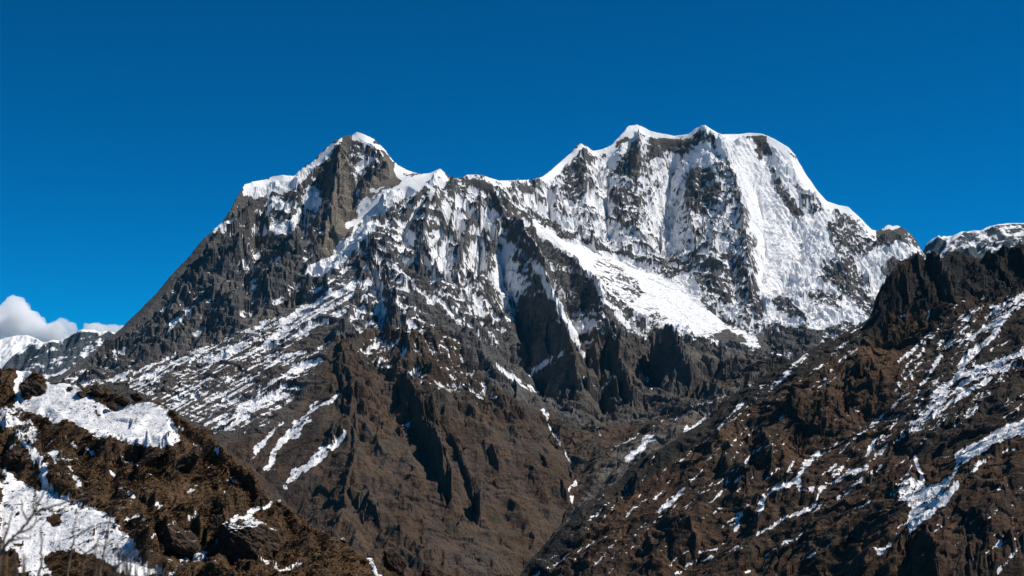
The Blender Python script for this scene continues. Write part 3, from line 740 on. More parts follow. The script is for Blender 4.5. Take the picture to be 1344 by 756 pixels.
R.strokes([
    ([(1112, 492), (1135, 483), (1156, 495)], -30), ([(1112, 535), (1135, 543), (1160, 540)], 28),
    ([(1038, 528), (1065, 515), (1092, 530)], -25), ([(1040, 588), (1065, 592), (1095, 578)], 28),
    ([(1165, 572), (1200, 566), (1240, 540), (1285, 515)], -14), ([(1168, 602), (1205, 604), (1255, 575), (1300, 545)], 26),
    ([(1290, 448), (1320, 430), (1350, 415)], -12), ([(1300, 475), (1330, 462), (1360, 450)], 26),
    ([(1000, 560), (1012, 590), (1015, 610)], -25), ([(985, 575), (990, 600), (992, 620)], 22),
    ([(880, 690), (900, 680), (915, 700)], -22), ([(880, 735), (900, 742), (920, 730)], 24),
    ([(950, 600), (975, 615), (985, 640)], -18), ([(935, 625), (955, 645), (965, 655)], 20),
    ([(1000, 640), (1030, 630)], -14), ([(1000, 622), (1025, 615)], -6), ([(1010, 645), (1035, 640)], 14),
    ([(830, 625), (850, 612), (875, 600)], -14), ([(835, 650), (860, 640), (880, 630)], 20),
    ([(1130, 700), (1160, 680), (1180, 690)], -16), ([(1130, 725), (1155, 712)], 18),
    ([(1215, 690), (1225, 715), (1230, 750)], -12), ([(1190, 715), (1195, 745), (1195, 760)], 12),
    ([(1290, 690), (1310, 680), (1325, 700)], -12), ([(1265, 700), (1275, 735), (1280, 755)], 14),
    ([(1226, 332), (1238, 360), (1250, 385)], -8), ([(1212, 340), (1222, 370), (1232, 398)], 8), ([(1203, 340), (1212, 370), (1218, 400)], -8),
    ([(1180, 350), (1190, 380), (1195, 405)], [-2, -10, -10]), ([(1262, 336), (1262, 360), (1266, 380)], 10),
])
R.solve(levels=4, iters=120, div=2)
X, Y = R.grids(); h = R.h
px, py = to_px(X, Y, h)
amp = lookup(raster([('p', B, 1.0), ('s', [p[:2] for p in R_SKY], 12, 0.3)], blur=8), px, py)
wx = X + 40 * gnoise(X / 160, Y / 160, 103); wy = Y + 40 * gnoise(X / 160, Y / 160, 104)
amp = np.where(R.visible(h), amp, 0.3 * amp * smooth(0, 30, R.below(h) - 4))
h = h + 12 * amp * (fbm(wx / 130, (wy + 0.8 * h) / 130, 3, 111, 0.5, True) - 0.35)
h = gullies(h, X, Y, (110, 55), 0.07, 140, R.grad, amp)
# ledges climb to the right along the bedding
ca, sa = math.cos(math.radians(38)), math.sin(math.radians(38))
along = X * ca + h * sa; cross = -X * sa + h * ca
h = h + amp * (9.0 * (fbm(along / 240, cross / 30, 4, 112, 0.5, True) - 0.35) + 2.2 * fbm(along / 40, cross / 8, 3, 113, 0.55))
hy_ = Y + 0.8 * h
crag = lookup(raster([('p', [(1147, 455), (1150, 380), (1200, 332), (1344, 320), (1344, 390), (1250, 400), (1220, 455)], 1.0), ('p', [(1108, 545), (1112, 482), (1160, 485), (1162, 545)], 0.8), ('p', [(1036, 590), (1040, 515), (1095, 520), (1095, 585)], 0.8)], blur=6), px, py)
h = h + amp * (1 + 2.2 * crag) * (0.3 * facets(wx, hy_, 60, 151, 0.4, 0.05) + 0.3 * facets(X, hy_, 26, 152, 0.42, 0.05) + 0.35 * facets(X, hy_, 11, 153, 0.42, 0.06))
h = (h + amp * 0.5 * fbm(X / 11, hy_ / 11, 3, 121, 0.6)).astype(np.float32)
rr = random.Random(31)
thin = []
for _ in range(150):
    x = rr.uniform(700, 1344); y = rr.uniform(400, 756)
    edge_y = np.interp(x, [680, 860, 1000, 1147, 1250, 1344], [756, 590, 495, 440, 400, 385])
    if y < edge_y + 6 or (1105 < x < 1185 and 450 < y < 545): continue
    a = math.radians(rr.gauss(37, 7)); L = rr.uniform(8, 34); b = rr.gauss(0, 0.12)
    thin.append(('s', [(x, y), (x + L * math.cos(a), y - L * math.sin(a)), (x + 1.7 * L * math.cos(a + b), y - 1.7 * L * math.sin(a + b))], rr.uniform(1.4, 2.6), rr.uniform(0.5, 0.72)))
snow_map = raster([
    ('p', B, 0.13),
    ('p', [(1140, 420), (1150, 380), (1200, 330), (1344, 318), (1344, 380), (1270, 385), (1220, 450), (1150, 460)], 0.02),
    ('p', [(1230, 420), (1344, 380), (1344, 520), (1230, 560), (1140, 600), (1100, 590), (1180, 500)], 0.3),
    ('p', [(680, 756), (900, 580), (1100, 440), (1130, 460), (1000, 600), (900, 680), (800, 756)], 0.2),
    ('p', [(1112, 480), (1150, 455), (1180, 460), (1175, 520), (1150, 545), (1105, 545)], 0.0),
    ('p', [(1290, 440), (1344, 410), (1344, 455), (1280, 480)], 0.0), ('p', [(1250, 560), (1344, 480), (1344, 545), (1262, 590)], 0.1),
    *thin,
    ('s', [(1350, 462), (1314, 482), (1262, 500), (1235, 525), (1205, 560)], 13, 0.72), ('s', [(1344, 462), (1310, 476), (1262, 490), (1225, 520)], 6, 0.9),
    ('s', [(1300, 498), (1260, 520), (1225, 545), (1200, 562)], 6, 0.85), ('s', [(1220, 545), (1180, 572), (1151, 595)], 8, 0.68), ('s', [(1200, 540), (1170, 560), (1140, 590)], 4, 0.6),
    ('s', [(1312, 438), (1290, 452), (1272, 466), (1262, 484)], 8, 0.75), ('s', [(1284, 440), (1262, 445), (1245, 452)], 6, 0.72), ('s', [(1222, 440), (1205, 455), (1192, 466), (1180, 474)], 6, 0.75),
    ('s', [(1214, 460), (1188, 484), (1180, 500), (1176, 514)], 4, 0.72), ('s', [(1238, 460), (1228, 480), (1218, 497), (1202, 509), (1193, 484)], 3, 0.72), ('s', [(1206, 508), (1202, 528)], 3, 0.7),
    ('s', [(1190, 518), (1164, 542), (1130, 571), (1105, 580), (1074, 595)], 4, 0.66), ('s', [(1283, 534), (1268, 548), (1254, 558)], 6, 0.66),
    ('s', [(1350, 556), (1314, 572), (1285, 588), (1262, 600)], 16, 0.92), ('s', [(1262, 600), (1250, 630)], 5, 0.8),
    ('s', [(1126, 457), (1105, 472), (1091, 486), (1078, 508), (1067, 526)], 4, 0.72), ('s', [(1080, 480), (1064, 490), (1050, 500)], 3, 0.7), ('s', [(1162, 530), (1143, 540), (1122, 539)], 2, 0.75),
    ('s', [(1203, 602), (1208, 620), (1212, 640)], 5, 0.9),
    ('p', [(1168, 649), (1184, 632), (1197, 628), (1205, 632), (1214, 639), (1247, 626), (1261, 634), (1240, 664), (1211, 682), (1193, 702), (1190, 686), (1197, 666), (1181, 660)], 0.76),
    ('s', [(1258, 636), (1238, 662), (1210, 684), (1193, 700)], 5, 0.95), ('s', [(1187, 699), (1172, 712), (1158, 725)], 3, 0.8), ('p', [(1144, 718), (1164, 722), (1158, 734)], 0.85),
    ('s', [(1297, 599), (1274, 622)], 6, 0.7), ('s', [(1246, 599), (1230, 608)], 3, 0.75), ('s', [(1350, 716), (1331, 724), (1326, 735), (1312, 750)], 8, 0.66), ('s', [(1331, 690), (1333, 715)], 6, 0.55),
    ('s', [(1154, 614), (1138, 624), (1124, 634), (1101, 656)], 6, 0.62), ('s', [(1140, 613), (1114, 622), (1090, 636), (1062, 646)], 5, 0.7), ('s', [(1124, 603), (1092, 622)], 3, 0.65), ('s', [(1080, 662), (1062, 668)], 4, 0.75),
    ('s', [(1090, 590), (1069, 603), (1048, 622), (1050, 645), (1068, 640)], 5, 0.75), ('s', [(1047, 630), (1025, 640), (1005, 649), (996, 670)], 8, 0.8), ('s', [(986, 659), (976, 670), (969, 683), (966, 695)], 6, 0.75),
    ('s', [(1070, 665), (1032, 680), (1010, 692), (993, 702)], 4, 0.8), ('s', [(899, 640), (882, 657), (866, 671)], 4, 0.9), ('s', [(940, 601), (922, 617), (905, 632)], 2.5, 0.8),
    ('s', [(1023, 616), (1007, 628)], 3, 0.8), ('s', [(1044, 605), (1032, 624)], 2.5, 0.8), ('s', [(994, 622), (982, 636)], 2, 0.7), ('s', [(940, 720), (915, 727)], 3, 0.75), ('s', [(938, 731), (911, 738), (886, 755)], 4, 0.75),
    ('s', [(1060, 465), (1036, 490), (1002, 508)], 7, 0.56), ('s', [(998, 515), (985, 527)], 2, 0.7), ('s', [(977, 529), (957, 550), (940, 571)], 6, 0.45), ('s', [(989, 586), (976, 594)], 2, 0.7),
    ('s', [(1190, 414), (1178, 418)], 3, 0.9), ('s', [(1220, 410), (1216, 421)], 3, 1.0), ('s', [(1296, 390), (1282, 395)], 6, 0.7), ('s', [(1312, 400), (1297, 404)], 4, 0.75),
    ('s', [(1350, 386), (1326, 398), (1308, 409)], 8, 0.72), ('s', [(1350, 396), (1320, 412), (1314, 425), (1297, 450)], 7, 0.8), ('s', [(1320, 415), (1295, 430), (1272, 442), (1245, 456)], 8, 0.75),
    ('s', [(1281, 406), (1262, 425)], 6, 0.66), ('s', [(1282, 418), (1264, 436)], 4, 0.7), ('s', [(1266, 396), (1252, 404)], 4, 0.7), ('s', [(1225, 440), (1203, 456)], 6, 0.7), ('s', [(1131, 431), (1118, 438)], 3, 0.75), ('s', [(1114, 448), (1106, 455)], 3, 0.7),
    ('s', [(835, 625), (825, 640)], 2, 0.5), ('s', [(760, 720), (730, 742)], 2.5, 0.55), ('s', [(800, 660), (775, 680)], 2, 0.5), ('s', [(720, 745), (700, 760)], 3, 0.6), ('s', [(860, 600), (845, 612)], 2.5, 0.7),
], blur=1)
tan_map = raster([('p', [(1222, 335), (1240, 345), (1262, 385), (1240, 395)], 0.25)], blur=5)
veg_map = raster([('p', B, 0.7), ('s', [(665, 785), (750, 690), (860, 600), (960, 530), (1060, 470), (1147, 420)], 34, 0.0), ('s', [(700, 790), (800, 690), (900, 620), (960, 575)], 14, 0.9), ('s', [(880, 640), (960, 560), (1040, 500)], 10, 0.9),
    ('p', [(1147, 415), (1150, 380), (1200, 330), (1344, 318), (1344, 385), (1270, 388), (1220, 405)], 0.0),
    ('p', [(1130, 455), (1190, 452), (1200, 470), (1175, 500), (1150, 490), (1130, 480)], 1.0), ('p', [(1230, 410), (1344, 380), (1344, 560), (1250, 600), (1160, 600), (1200, 520)], 0.3)], blur=8)
px, py = to_px(X, Y, h)
vis = R.visible(h)
gx, gy = R.grad(h); slope = np.sqrt(gx * gx + gy * gy)
hs_ = h.copy()
for _ in range(6):
    p = np.pad(hs_, 1, mode='edge'); hs_ = 0.2 * (hs_ + p[:-2, 1:-1] + p[2:, 1:-1] + p[1:-1, :-2] + p[1:-1, 2:])
hollow = np.clip((hs_ - h) / 1.2, -1, 1)
ca, sa = math.cos(math.radians(40)), math.sin(math.radians(40))
along = X * ca + h * sa; cross = -X * sa + h * ca
nz = 0.25 * fbm(X / 20, (Y + 0.8 * h) / 20, 5, 161, 0.75) + 0.95 * fbm(along / 120, cross / 6, 5, 163, 0.7) + 0.28 * hollow - 0.25 * (smooth(0.5, 1.6, slope) - 0.5) - 0.03
sm = np.where(vis, lookup(snow_map, *wander(px, py, 1.6, 1.6, 167)), 0.25)
snow = sm + nz * np.clip(1.35 - np.abs(sm - 0.5) * 1.8, 0.12, 1)
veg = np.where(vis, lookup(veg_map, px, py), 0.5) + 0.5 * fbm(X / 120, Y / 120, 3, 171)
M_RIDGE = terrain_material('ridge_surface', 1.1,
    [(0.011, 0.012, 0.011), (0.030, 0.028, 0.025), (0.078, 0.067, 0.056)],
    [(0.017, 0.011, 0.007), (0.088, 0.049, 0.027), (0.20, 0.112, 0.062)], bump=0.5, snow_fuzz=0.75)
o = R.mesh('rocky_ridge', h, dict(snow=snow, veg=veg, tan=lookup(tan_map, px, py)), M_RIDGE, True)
tag(o, 'dark brown rocky ridge with snow streaks climbing to the right', kind='structure')

# ------------------------------------------------------------------ far ranges
def far_range(name, label, sky_pts, u0, u1, Yc, seed, base_snow, drop=700):
    F = Terrain(u0, u1, 420, Yc - 1500, Yc + 1200, 300, (-900, -900))
    L = [(x, y, Yc) for x, y in sky_pts]
    F.line(L); F.world_line(back_of(L, 800, 600))
    F.world_line([(x * 0.9, y - 1100, z - drop) for x, y, z in [at(*p) for p in L]])
    F.solve(levels=4, iters=120)
    X, Y = F.grids(); h = F.h
    px, py = to_px(X, Y, h)
    amp = lookup(raster([('p', B, 1.0), ('s', sky_pts, 6, 0.0)], blur=4), px, py)
    h = h + amp * 50 * fbm(X / 500, Y / 500, 4, seed, 0.5, True)
    h = gullies(h, X, Y, (330, 160, 80), 0.10, seed + 5, F.grad, amp)
    gx, gy = F.grad(h)
    snow = base_snow + 0.9 * fbm(X / 110, (Y + 0.8 * h) / 110, 5, seed + 9, 0.72) + 0.35 * smooth(-20, 0, h - np.interp(px, [p[0] for p in sky_pts], [at(p[0], p[1], Yc)[2] for p in sky_pts])) - 0.25 * (smooth(0.6, 1.8, np.hypot(gx, gy)) - 0.5)
    o = F.mesh(name, h.astype(np.float32), dict(snow=snow, veg=h * 0 - 1, tan=h * 0), M_FAR)
    tag(o, label, kind='structure')
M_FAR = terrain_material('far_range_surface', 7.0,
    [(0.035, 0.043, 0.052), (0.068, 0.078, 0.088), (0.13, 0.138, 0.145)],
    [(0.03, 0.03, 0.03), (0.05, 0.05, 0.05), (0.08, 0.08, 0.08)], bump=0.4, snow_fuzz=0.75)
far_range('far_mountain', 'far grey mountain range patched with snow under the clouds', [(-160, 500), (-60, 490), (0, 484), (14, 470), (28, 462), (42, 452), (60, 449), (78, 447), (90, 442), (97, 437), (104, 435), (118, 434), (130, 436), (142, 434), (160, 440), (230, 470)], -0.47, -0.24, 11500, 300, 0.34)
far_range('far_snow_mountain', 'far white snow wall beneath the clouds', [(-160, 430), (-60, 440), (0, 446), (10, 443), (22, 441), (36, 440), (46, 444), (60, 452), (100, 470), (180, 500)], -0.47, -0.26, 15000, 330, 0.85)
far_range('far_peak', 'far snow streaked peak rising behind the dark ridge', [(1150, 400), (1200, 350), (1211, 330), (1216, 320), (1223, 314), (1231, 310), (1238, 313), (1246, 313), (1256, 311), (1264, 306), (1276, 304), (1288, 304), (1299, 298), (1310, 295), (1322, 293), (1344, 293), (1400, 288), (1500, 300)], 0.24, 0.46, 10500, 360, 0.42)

# ------------------------------------------------------------------ the snowy hillside on the left
H = Terrain(-0.46, 0.12, 1000, 150, 460, 1000, (-75, -100))
H_SKY = [(-160, 478, 330), (-60, 485, 318), (0, 487, 310), (22, 487, 308), (36, 487, 306), (48, 494, 304), (60, 504, 303), (90, 503, 301), (112, 509, 298), (135, 514, 296), (160, 521, 292), (200, 531, 286), (220, 541, 283), (240, 553, 280),
    (280, 583, 273), (310, 608, 268), (340, 634, 262), (360, 656, 258), (390, 683, 252), (420, 698, 247), (445, 709, 243), (470, 729, 239), (500, 746, 235), (530, 760, 230), (580, 790, 222), (700, 860, 205), (860, 950, 190)]
H.line(H_SKY)
H.world_line(back_of(H_SKY, 60, 42))
for L in [
    [(-160, 772, 240), (0, 770, 240), (150, 770, 236), (300, 775, 228), (450, 782, 220), (560, 812, 212), (700, 890, 195)],
    [(-160, 575, 296), (0, 560, 288), (60, 590, 279), (110, 600, 273), (160, 612, 268), (230, 640, 260), (300, 665, 251)],
]: H.line(L)
H.solve(levels=5, iters=120, div=2)
H.strokes([
    ([(296, 690), (330, 677), (360, 663)], -4.5), ([(300, 738), (340, 738), (378, 715)], 3.5), ([(300, 682), (330, 668), (352, 659)], 0.5),
    ([(200, 702), (228, 687), (262, 675)], -4), ([(210, 728), (245, 730), (275, 718)], 3),
    ([(272, 690), (280, 682)], -2), ([(278, 715), (290, 712)], 3),
    ([(145, 587), (190, 590), (238, 580)], -2.5), ([(160, 612), (215, 622), (262, 626)], 2.5),
    ([(0, 552), (25, 568), (50, 600)], -2.0), ([(0, 590), (15, 610), (35, 640)], 2.0),
    ([(318, 620), (338, 640), (345, 655)], -2), ([(300, 622), (318, 645), (330, 660)], 2.5),
    ([(265, 735), (310, 748), (360, 756)], -2.5),
])
H.solve(levels=4, iters=120, div=2)
X, Y = H.grids(); h = H.h
px, py = to_px(X, Y, h)
amp = lookup(raster([('p', B, 1.0), ('s', [p[:2] for p in H_SKY], 10, 0.5), ('p', [(30, 515), (90, 505), (150, 535), (215, 530), (237, 577), (160, 578), (90, 552)], 0.35), ('p', [(0, 636), (60, 640), (150, 680), (195, 745), (0, 756)], 0.4)], blur=8), px, py)
h = h + 2.2 * amp * fbm(X / 26, Y / 26, 4, 211, 0.5)
h = gullies(h, X, Y, (18, 9, 4.5), 0.085, 240, H.grad, amp)
hy_ = Y + 0.8 * h
h = h + amp * (0.5 * facets(X, hy_, 9, 251, 0.35, 0.05) + 0.4 * facets(X, hy_, 3.6, 252, 0.35, 0.06))
tuft = fbm(X / 1.5, Y / 1.5, 3, 231, 0.6)
h = (h + amp * (0.28 * fbm(X / 4.5, hy_ / 4.5, 3, 221, 0.5))).astype(np.float32)
HSNOW = [
    ('p', B, 0.03), ('p', [(0, 620), (120, 620), (260, 660), (300, 756), (0, 756)], 0.22), ('p', [(0, 520), (60, 540), (120, 600), (60, 620), (0, 580)], 0.28),
    ('p', [(0, 487), (18, 489), (17, 515), (0, 522)], 0.0),
    ('p', [(31, 484), (42, 490), (27, 508), (27, 523), (15, 519), (19, 502), (24, 488)], 1.0),
    ('p', [(15, 523), (40, 525), (62, 515), (62, 503), (90, 500), (112, 514), (125, 527), (150, 535), (173, 529), (196, 525), (217, 533), (225, 554), (237, 577), (208, 588), (187, 588), (162, 579), (133, 577), (117, 562), (90, 552), (73, 556), (50, 542), (25, 535)], 0.86),
    ('s', [(125, 537), (130, 547), (142, 553)], 3, 0.1), ('s', [(165, 571), (175, 573)], 3, 0.2), ('s', [(212, 565), (225, 573)], 2, 0.3),
    ('p', [(0, 636), (30, 632), (60, 640), (110, 660), (150, 680), (165, 700), (182, 718), (195, 745), (240, 756), (0, 756)], 0.68),
    ('p', [(60, 728), (80, 722), (110, 726), (150, 745), (155, 756), (70, 756)], 0.05), ('p', [(62, 680), (76, 674), (84, 690), (74, 692)], 0.1), ('p', [(0, 722), (22, 718), (28, 756), (0, 756)], 0.08),
    ('p', [(0, 574), (40, 610), (52, 640), (30, 640), (0, 615)], 0.0),
    ('s', [(0, 552), (19, 562), (42, 592), (58, 610)], 5, 0.8), ('p', [(0, 533), (30, 538), (52, 570), (40, 582), (18, 560), (0, 552)], 0.55), ('p', [(65, 594), (76, 590), (77, 605), (70, 612)], 1.0),
    ('s', [(51, 606), (62, 630), (66, 645)], 9, 0.85), ('s', [(92, 612), (95, 622), (106, 638)], 5, 0.85), ('s', [(0, 617), (21, 632), (40, 645)], 7, 0.9), ('s', [(100, 612), (125, 613)], 2.5, 0.8),
    ('s', [(144, 617), (152, 626)], 4, 0.8), ('s', [(116, 587), (126, 597)], 5, 0.75), ('s', [(162, 602), (180, 612), (200, 624)], 3, 0.75), ('s', [(250, 560), (258, 583), (271, 600), (279, 614)], 3, 0.75),
    ('s', [(282, 589), (286, 594)], 6, 1.0), ('s', [(234, 563), (240, 567)], 4, 0.8), ('s', [(290, 631), (302, 630), (312, 633)], 4, 0.9), ('s', [(290, 640), (296, 650)], 3, 0.8), ('s', [(318, 642), (328, 634)], 3, 0.7),
    ('s', [(299, 686), (330, 675), (358, 662)], 7, 1.0), ('s', [(303, 694), (315, 692), (330, 688)], 3, 0.9), ('s', [(200, 708), (218, 694), (232, 687), (262, 675)], 3.5, 0.95), ('p', [(280, 710), (285, 704), (291, 712)], 1.0),
    ('s', [(235, 735), (255, 732), (272, 728)], 6, 0.8), ('s', [(318, 717), (345, 733), (370, 750), (398, 738)], 5, 0.85), ('s', [(298, 704), (306, 700)], 3, 0.9), ('s', [(362, 657), (370, 664)], 3, 0.8),
    ('s', [(484, 727), (491, 742), (503, 756)], 6, 0.95), ('s', [(449, 706), (452, 707)], 4, 1.0), ('s', [(205, 660), (212, 668)], 3, 0.7), ('s', [(248, 645), (258, 635)], 3, 0.7),
    ('s', [(150, 690), (175, 680), (186, 672)], 3, 0.8), ('s', [(160, 645), (178, 648)], 4, 0.7),
]
px, py = to_px(X, Y, h)
vis = H.visible(h)
gx, gy = H.grad(h); slope = np.sqrt(gx * gx + gy * gy)
sm = np.where(vis, lookup(raster(HSNOW, blur=6), *wander(px, py, 4, 2.0, 267)), 0.1)
nz = 0.5 * fbm(X / 6, (Y + 0.8 * h) / 6, 5, 261, 0.72) + 0.55 * fbm(X / 1.8, (Y + 0.8 * h) / 1.8, 4, 262, 0.75) - 0.4 * np.abs(tuft) * 1.2 - 0.12 * (smooth(0.5, 1.8, slope) - 0.5) + 0.1
snow = sm + nz * np.clip(1.3 - np.abs(sm - 0.5) * 1.6, 0.3, 1)
M_HILL = terrain_material('hillside_surface', 0.32,
    [(0.016, 0.013, 0.011), (0.045, 0.034, 0.026), (0.10, 0.075, 0.055)],
    [(0.026, 0.015, 0.008), (0.11, 0.064, 0.033), (0.23, 0.14, 0.075)], bump=0.9, snow_fuzz=0.8)
veg = 0.75 + 0.6 * fbm(X / 22, Y / 22, 3, 271)
hill = H.mesh('snowy_hillside', h, dict(snow=snow, veg=veg, tan=h * 0), M_HILL)
tag(hill, 'brown tussock hillside with a white snow patch near its crest', kind='structure')
HILL = (H, h, snow, vis)

# low ground out to the horizon, and the knoll the camera stands on
def sheet(name, label, rings, zf, mat, seed):
    bm = bmesh.new(); prev = None; n = 96
    for r in rings:
        row = [bm.verts.new((r * math.cos(2 * math.pi * i / n), r * math.sin(2 * math.pi * i / n), zf(r, 2 * math.pi * i / n))) for i in range(n)]
        if prev:
            for i in range(n): bm.faces.new((prev[i], prev[(i + 1) % n], row[(i + 1) % n], row[i]))
        else: bm.faces.new(row)
        prev = row
    me = bpy.data.meshes.new(name); bm.to_mesh(me); bm.free()
    for p in me.polygons: p.use_smooth = True
    me.materials.append(mat)
    o = bpy.data.objects.new(name, me); COL.objects.link(o)
    tag(o, label, kind='structure'); return o
def ground_z(r, a):
    base = -1.65 - 0.28 * max(0, r - 3) if r < 200 else -57 - 0.9 * (r - 200) * 0.5
    return max(base, -640) + (0.1 * math.sin(a * 5 + r) if r < 60 else 0)
M_GROUND = terrain_material('valley_surface', 1.0, [(0.02, 0.017, 0.014), (0.045, 0.034, 0.026), (0.1, 0.075, 0.055)],
    [(0.016, 0.010, 0.006), (0.060, 0.036, 0.020), (0.135, 0.082, 0.046)])
sheet('ground', 'brown ground falling away below the viewpoint', [0.6, 1.5, 3, 5, 8, 12, 20, 35, 60, 100, 160, 200, 300, 600, 1000, 1500, 2500, 5000, 9000, 14000], ground_z, M_GROUND, 5)

# thin mountain air
bm = bmesh.new(); bmesh.ops.create_cube(bm, size=1.0)
bmesh.ops.scale(bm, vec=(36000, 36000, 2240), verts=bm.verts); bmesh.ops.translate(bm, vec=(0, 0, 330), verts=bm.verts)
me = bpy.data.meshes.new('haze'); bm.to_mesh(me); bm.free()
M_HAZE = bpy.data.materials.new('thin_air'); M_HAZE.use_nodes = True
nt = M_HAZE.node_tree; nt.nodes.clear()
out = N(nt, 'ShaderNodeOutputMaterial'); pv = N(nt, 'ShaderNodeVolumePrincipled')
pv.inputs['Color'].default_value = (0.08, 0.6, 1, 1); pv.inputs['Density'].default_value = 0.0000035
nt.links.new(pv.outputs[0], out.inputs['Volume'])
me.materials.append(M_HAZE)
o = bpy.data.objects.new('haze', me); COL.objects.link(o)
tag(o, 'thin pale blue mountain air', kind='stuff')

# ------------------------------------------------------------------ dry clumps of grass and low heather on the hillside
def clump_material(name, stops):
    m = bpy.data.materials.new(name); m.use_nodes = True
    nt = m.node_tree; nt.nodes.clear()
    out = N(nt, 'ShaderNodeOutputMaterial'); bs = N(nt, 'ShaderNodeBsdfPrincipled')
    a = N(nt, 'ShaderNodeAttribute', attribute_name='tint')
    r = ramp(nt, stops, a.outputs['Fac'])
    nt.links.new(r.outputs[0], bs.inputs['Base Color']); bs.inputs['Roughness'].default_value = 0.9
    bs.inputs['Specular IOR Level'].default_value = 0.1
    nt.links.new(bs.outputs[0], out.inputs[0])
    return m
M_CLUMP = clump_material('dry_grass_straw', [(0.0, (0.022, 0.013, 0.007)), (0.3, (0.10, 0.058, 0.029)), (0.7, (0.20, 0.12, 0.062)), (1.0, (0.30, 0.20, 0.115))])
rng = np.random.default_rng(7)
Hh, hh, hsnow, hvis = HILL
hx, hy = Hh.grids()
hpx, hpy = to_px(hx, hy, hh)
patch = fbm(hx / 9, hy / 9, 4, 301, 0.6)
prob = np.where(hsnow < 0.5, 0.75 + 1.2 * patch, 0.035) * hvis * ((hpx > -90) & (hpy < 800) & (hpx < 640)) * (hy / 300) ** 2
prob = np.clip(prob, 0, None).ravel(); prob /= prob.sum()
NC = 52000
pick = rng.choice(prob.size, NC, p=prob)
bx = hx.ravel()[pick] + rng.uniform(-0.15, 0.15, NC); by = hy.ravel()[pick] + rng.uniform(-0.12, 0.12, NC); bz = hh.ravel()[pick]
pt = patch.ravel()[pick]
size = rng.gamma(3.0, 0.055, NC) * (1 + 0.8 * np.clip(pt, -0.5, 1))
tint = np.clip(0.42 + 0.55 * fbm(bx / 14, by / 14, 3, 303) + rng.normal(0, 0.17, NC), 0, 1)
NB = 5
verts = np.zeros((NC, NB, 4, 3), np.float32)
for b in range(NB):
    a = rng.uniform(0, 2 * np.pi, NC); lean = rng.uniform(0.6, 1.6, NC) * size
    w = size * rng.uniform(0.16, 0.34, NC); hgt = size * rng.uniform(0.25, 0.7, NC)
    ox = rng.normal(0, 0.35, NC) * size; oy = rng.normal(0, 0.35, NC) * size
    cx, sx = np.cos(a), np.sin(a)
    for k, (sd_, up, tw) in enumerate(((-1, -0.12, 1), (1, -0.12, 1), (0.55, 1, 0.5), (-0.35, 0.9, 0.5))):
        verts[:, b, k, 0] = bx + ox - sx * w * sd_ + (cx * lean if up > 0 else 0)
        verts[:, b, k, 1] = by + oy + cx * w * sd_ + (sx * lean if up > 0 else 0)
        verts[:, b, k, 2] = bz + hgt * up
co = verts.reshape(-1, 3)
me = bpy.data.meshes.new('dry_grass')
nq = NC * NB
me.vertices.add(len(co)); me.vertices.foreach_set('co', co.ravel())
me.loops.add(nq * 4); me.loops.foreach_set('vertex_index', np.arange(nq * 4, dtype=np.int32))
me.polygons.add(nq); me.polygons.foreach_set('loop_start', np.arange(0, nq * 4, 4, dtype=np.int32)); me.polygons.foreach_set('loop_total', np.full(nq, 4, np.int32))
me.update(calc_edges=True)
ta = me.attributes.new('tint', 'FLOAT', 'POINT'); ta.data.foreach_set('value', np.repeat(tint, NB * 4).astype(np.float32))
me.materials.append(M_CLUMP)
o = bpy.data.objects.new('dry_grass', me); COL.objects.link(o)
tag(o, 'dry brown grass clumps covering the hillside', kind='stuff')

# ------------------------------------------------------------------ boulders
def rock_material():
    m = bpy.data.materials.new('boulder_stone'); m.use_nodes = True
    nt = m.node_tree; nt.nodes.clear()
    out = N(nt, 'ShaderNodeOutputMaterial'); bs = N(nt, 'ShaderNodeBsdfPrincipled')
    nt.links.new(bs.outputs[0], out.inputs[0])
    tc = N(nt, 'ShaderNodeTexCoord'); P = tc.outputs['Object']
    n1 = N(nt, 'ShaderNodeTexNoise', Scale=1.3, Detail=7, Roughness=0.65); nt.links.new(P, n1.inputs['Vector'])
    n2 = N(nt, 'ShaderNodeTexNoise', Scale=5.0, Detail=6, Roughness=0.7); nt.links.new(P, n2.inputs['Vector'])
    r = ramp(nt, [(0.3, (0.018, 0.014, 0.011)), (0.5, (0.050, 0.035, 0.025)), (0.75, (0.12, 0.075, 0.048))], n1.outputs[0])
    a = N(nt, 'ShaderNodeAttribute', attribute_name='snow')
    s = math_(nt, 'ADD', a.outputs['Fac'], math_(nt, 'MULTIPLY', math_(nt, 'SUBTRACT', n2.outputs[0], 0.5), 1.2))
    mr = N(nt, 'ShaderNodeMapRange', interpolation_type='SMOOTHSTEP'); mr.inputs[1].default_value = 0.44; mr.inputs[2].default_value = 0.56
    nt.links.new(s, mr.inputs[0])
    nt.links.new(mixc(nt, mr.outputs[0], r.outputs[0], (0.88, 0.88, 0.88)), bs.inputs['Base Color'])
    bs.inputs['Roughness'].default_value = 0.9; bs.inputs['Specular IOR Level'].default_value = 0.1
    b = N(nt, 'ShaderNodeBump', Strength=0.8, Distance=0.25)
    nt.links.new(math_(nt, 'ADD', n1.outputs[0], math_(nt, 'MULTIPLY', n2.outputs[0], 0.5)), b.inputs['Height']); nt.links.new(b.outputs[0], bs.inputs['Normal'])
    return m
M_ROCK = rock_material()
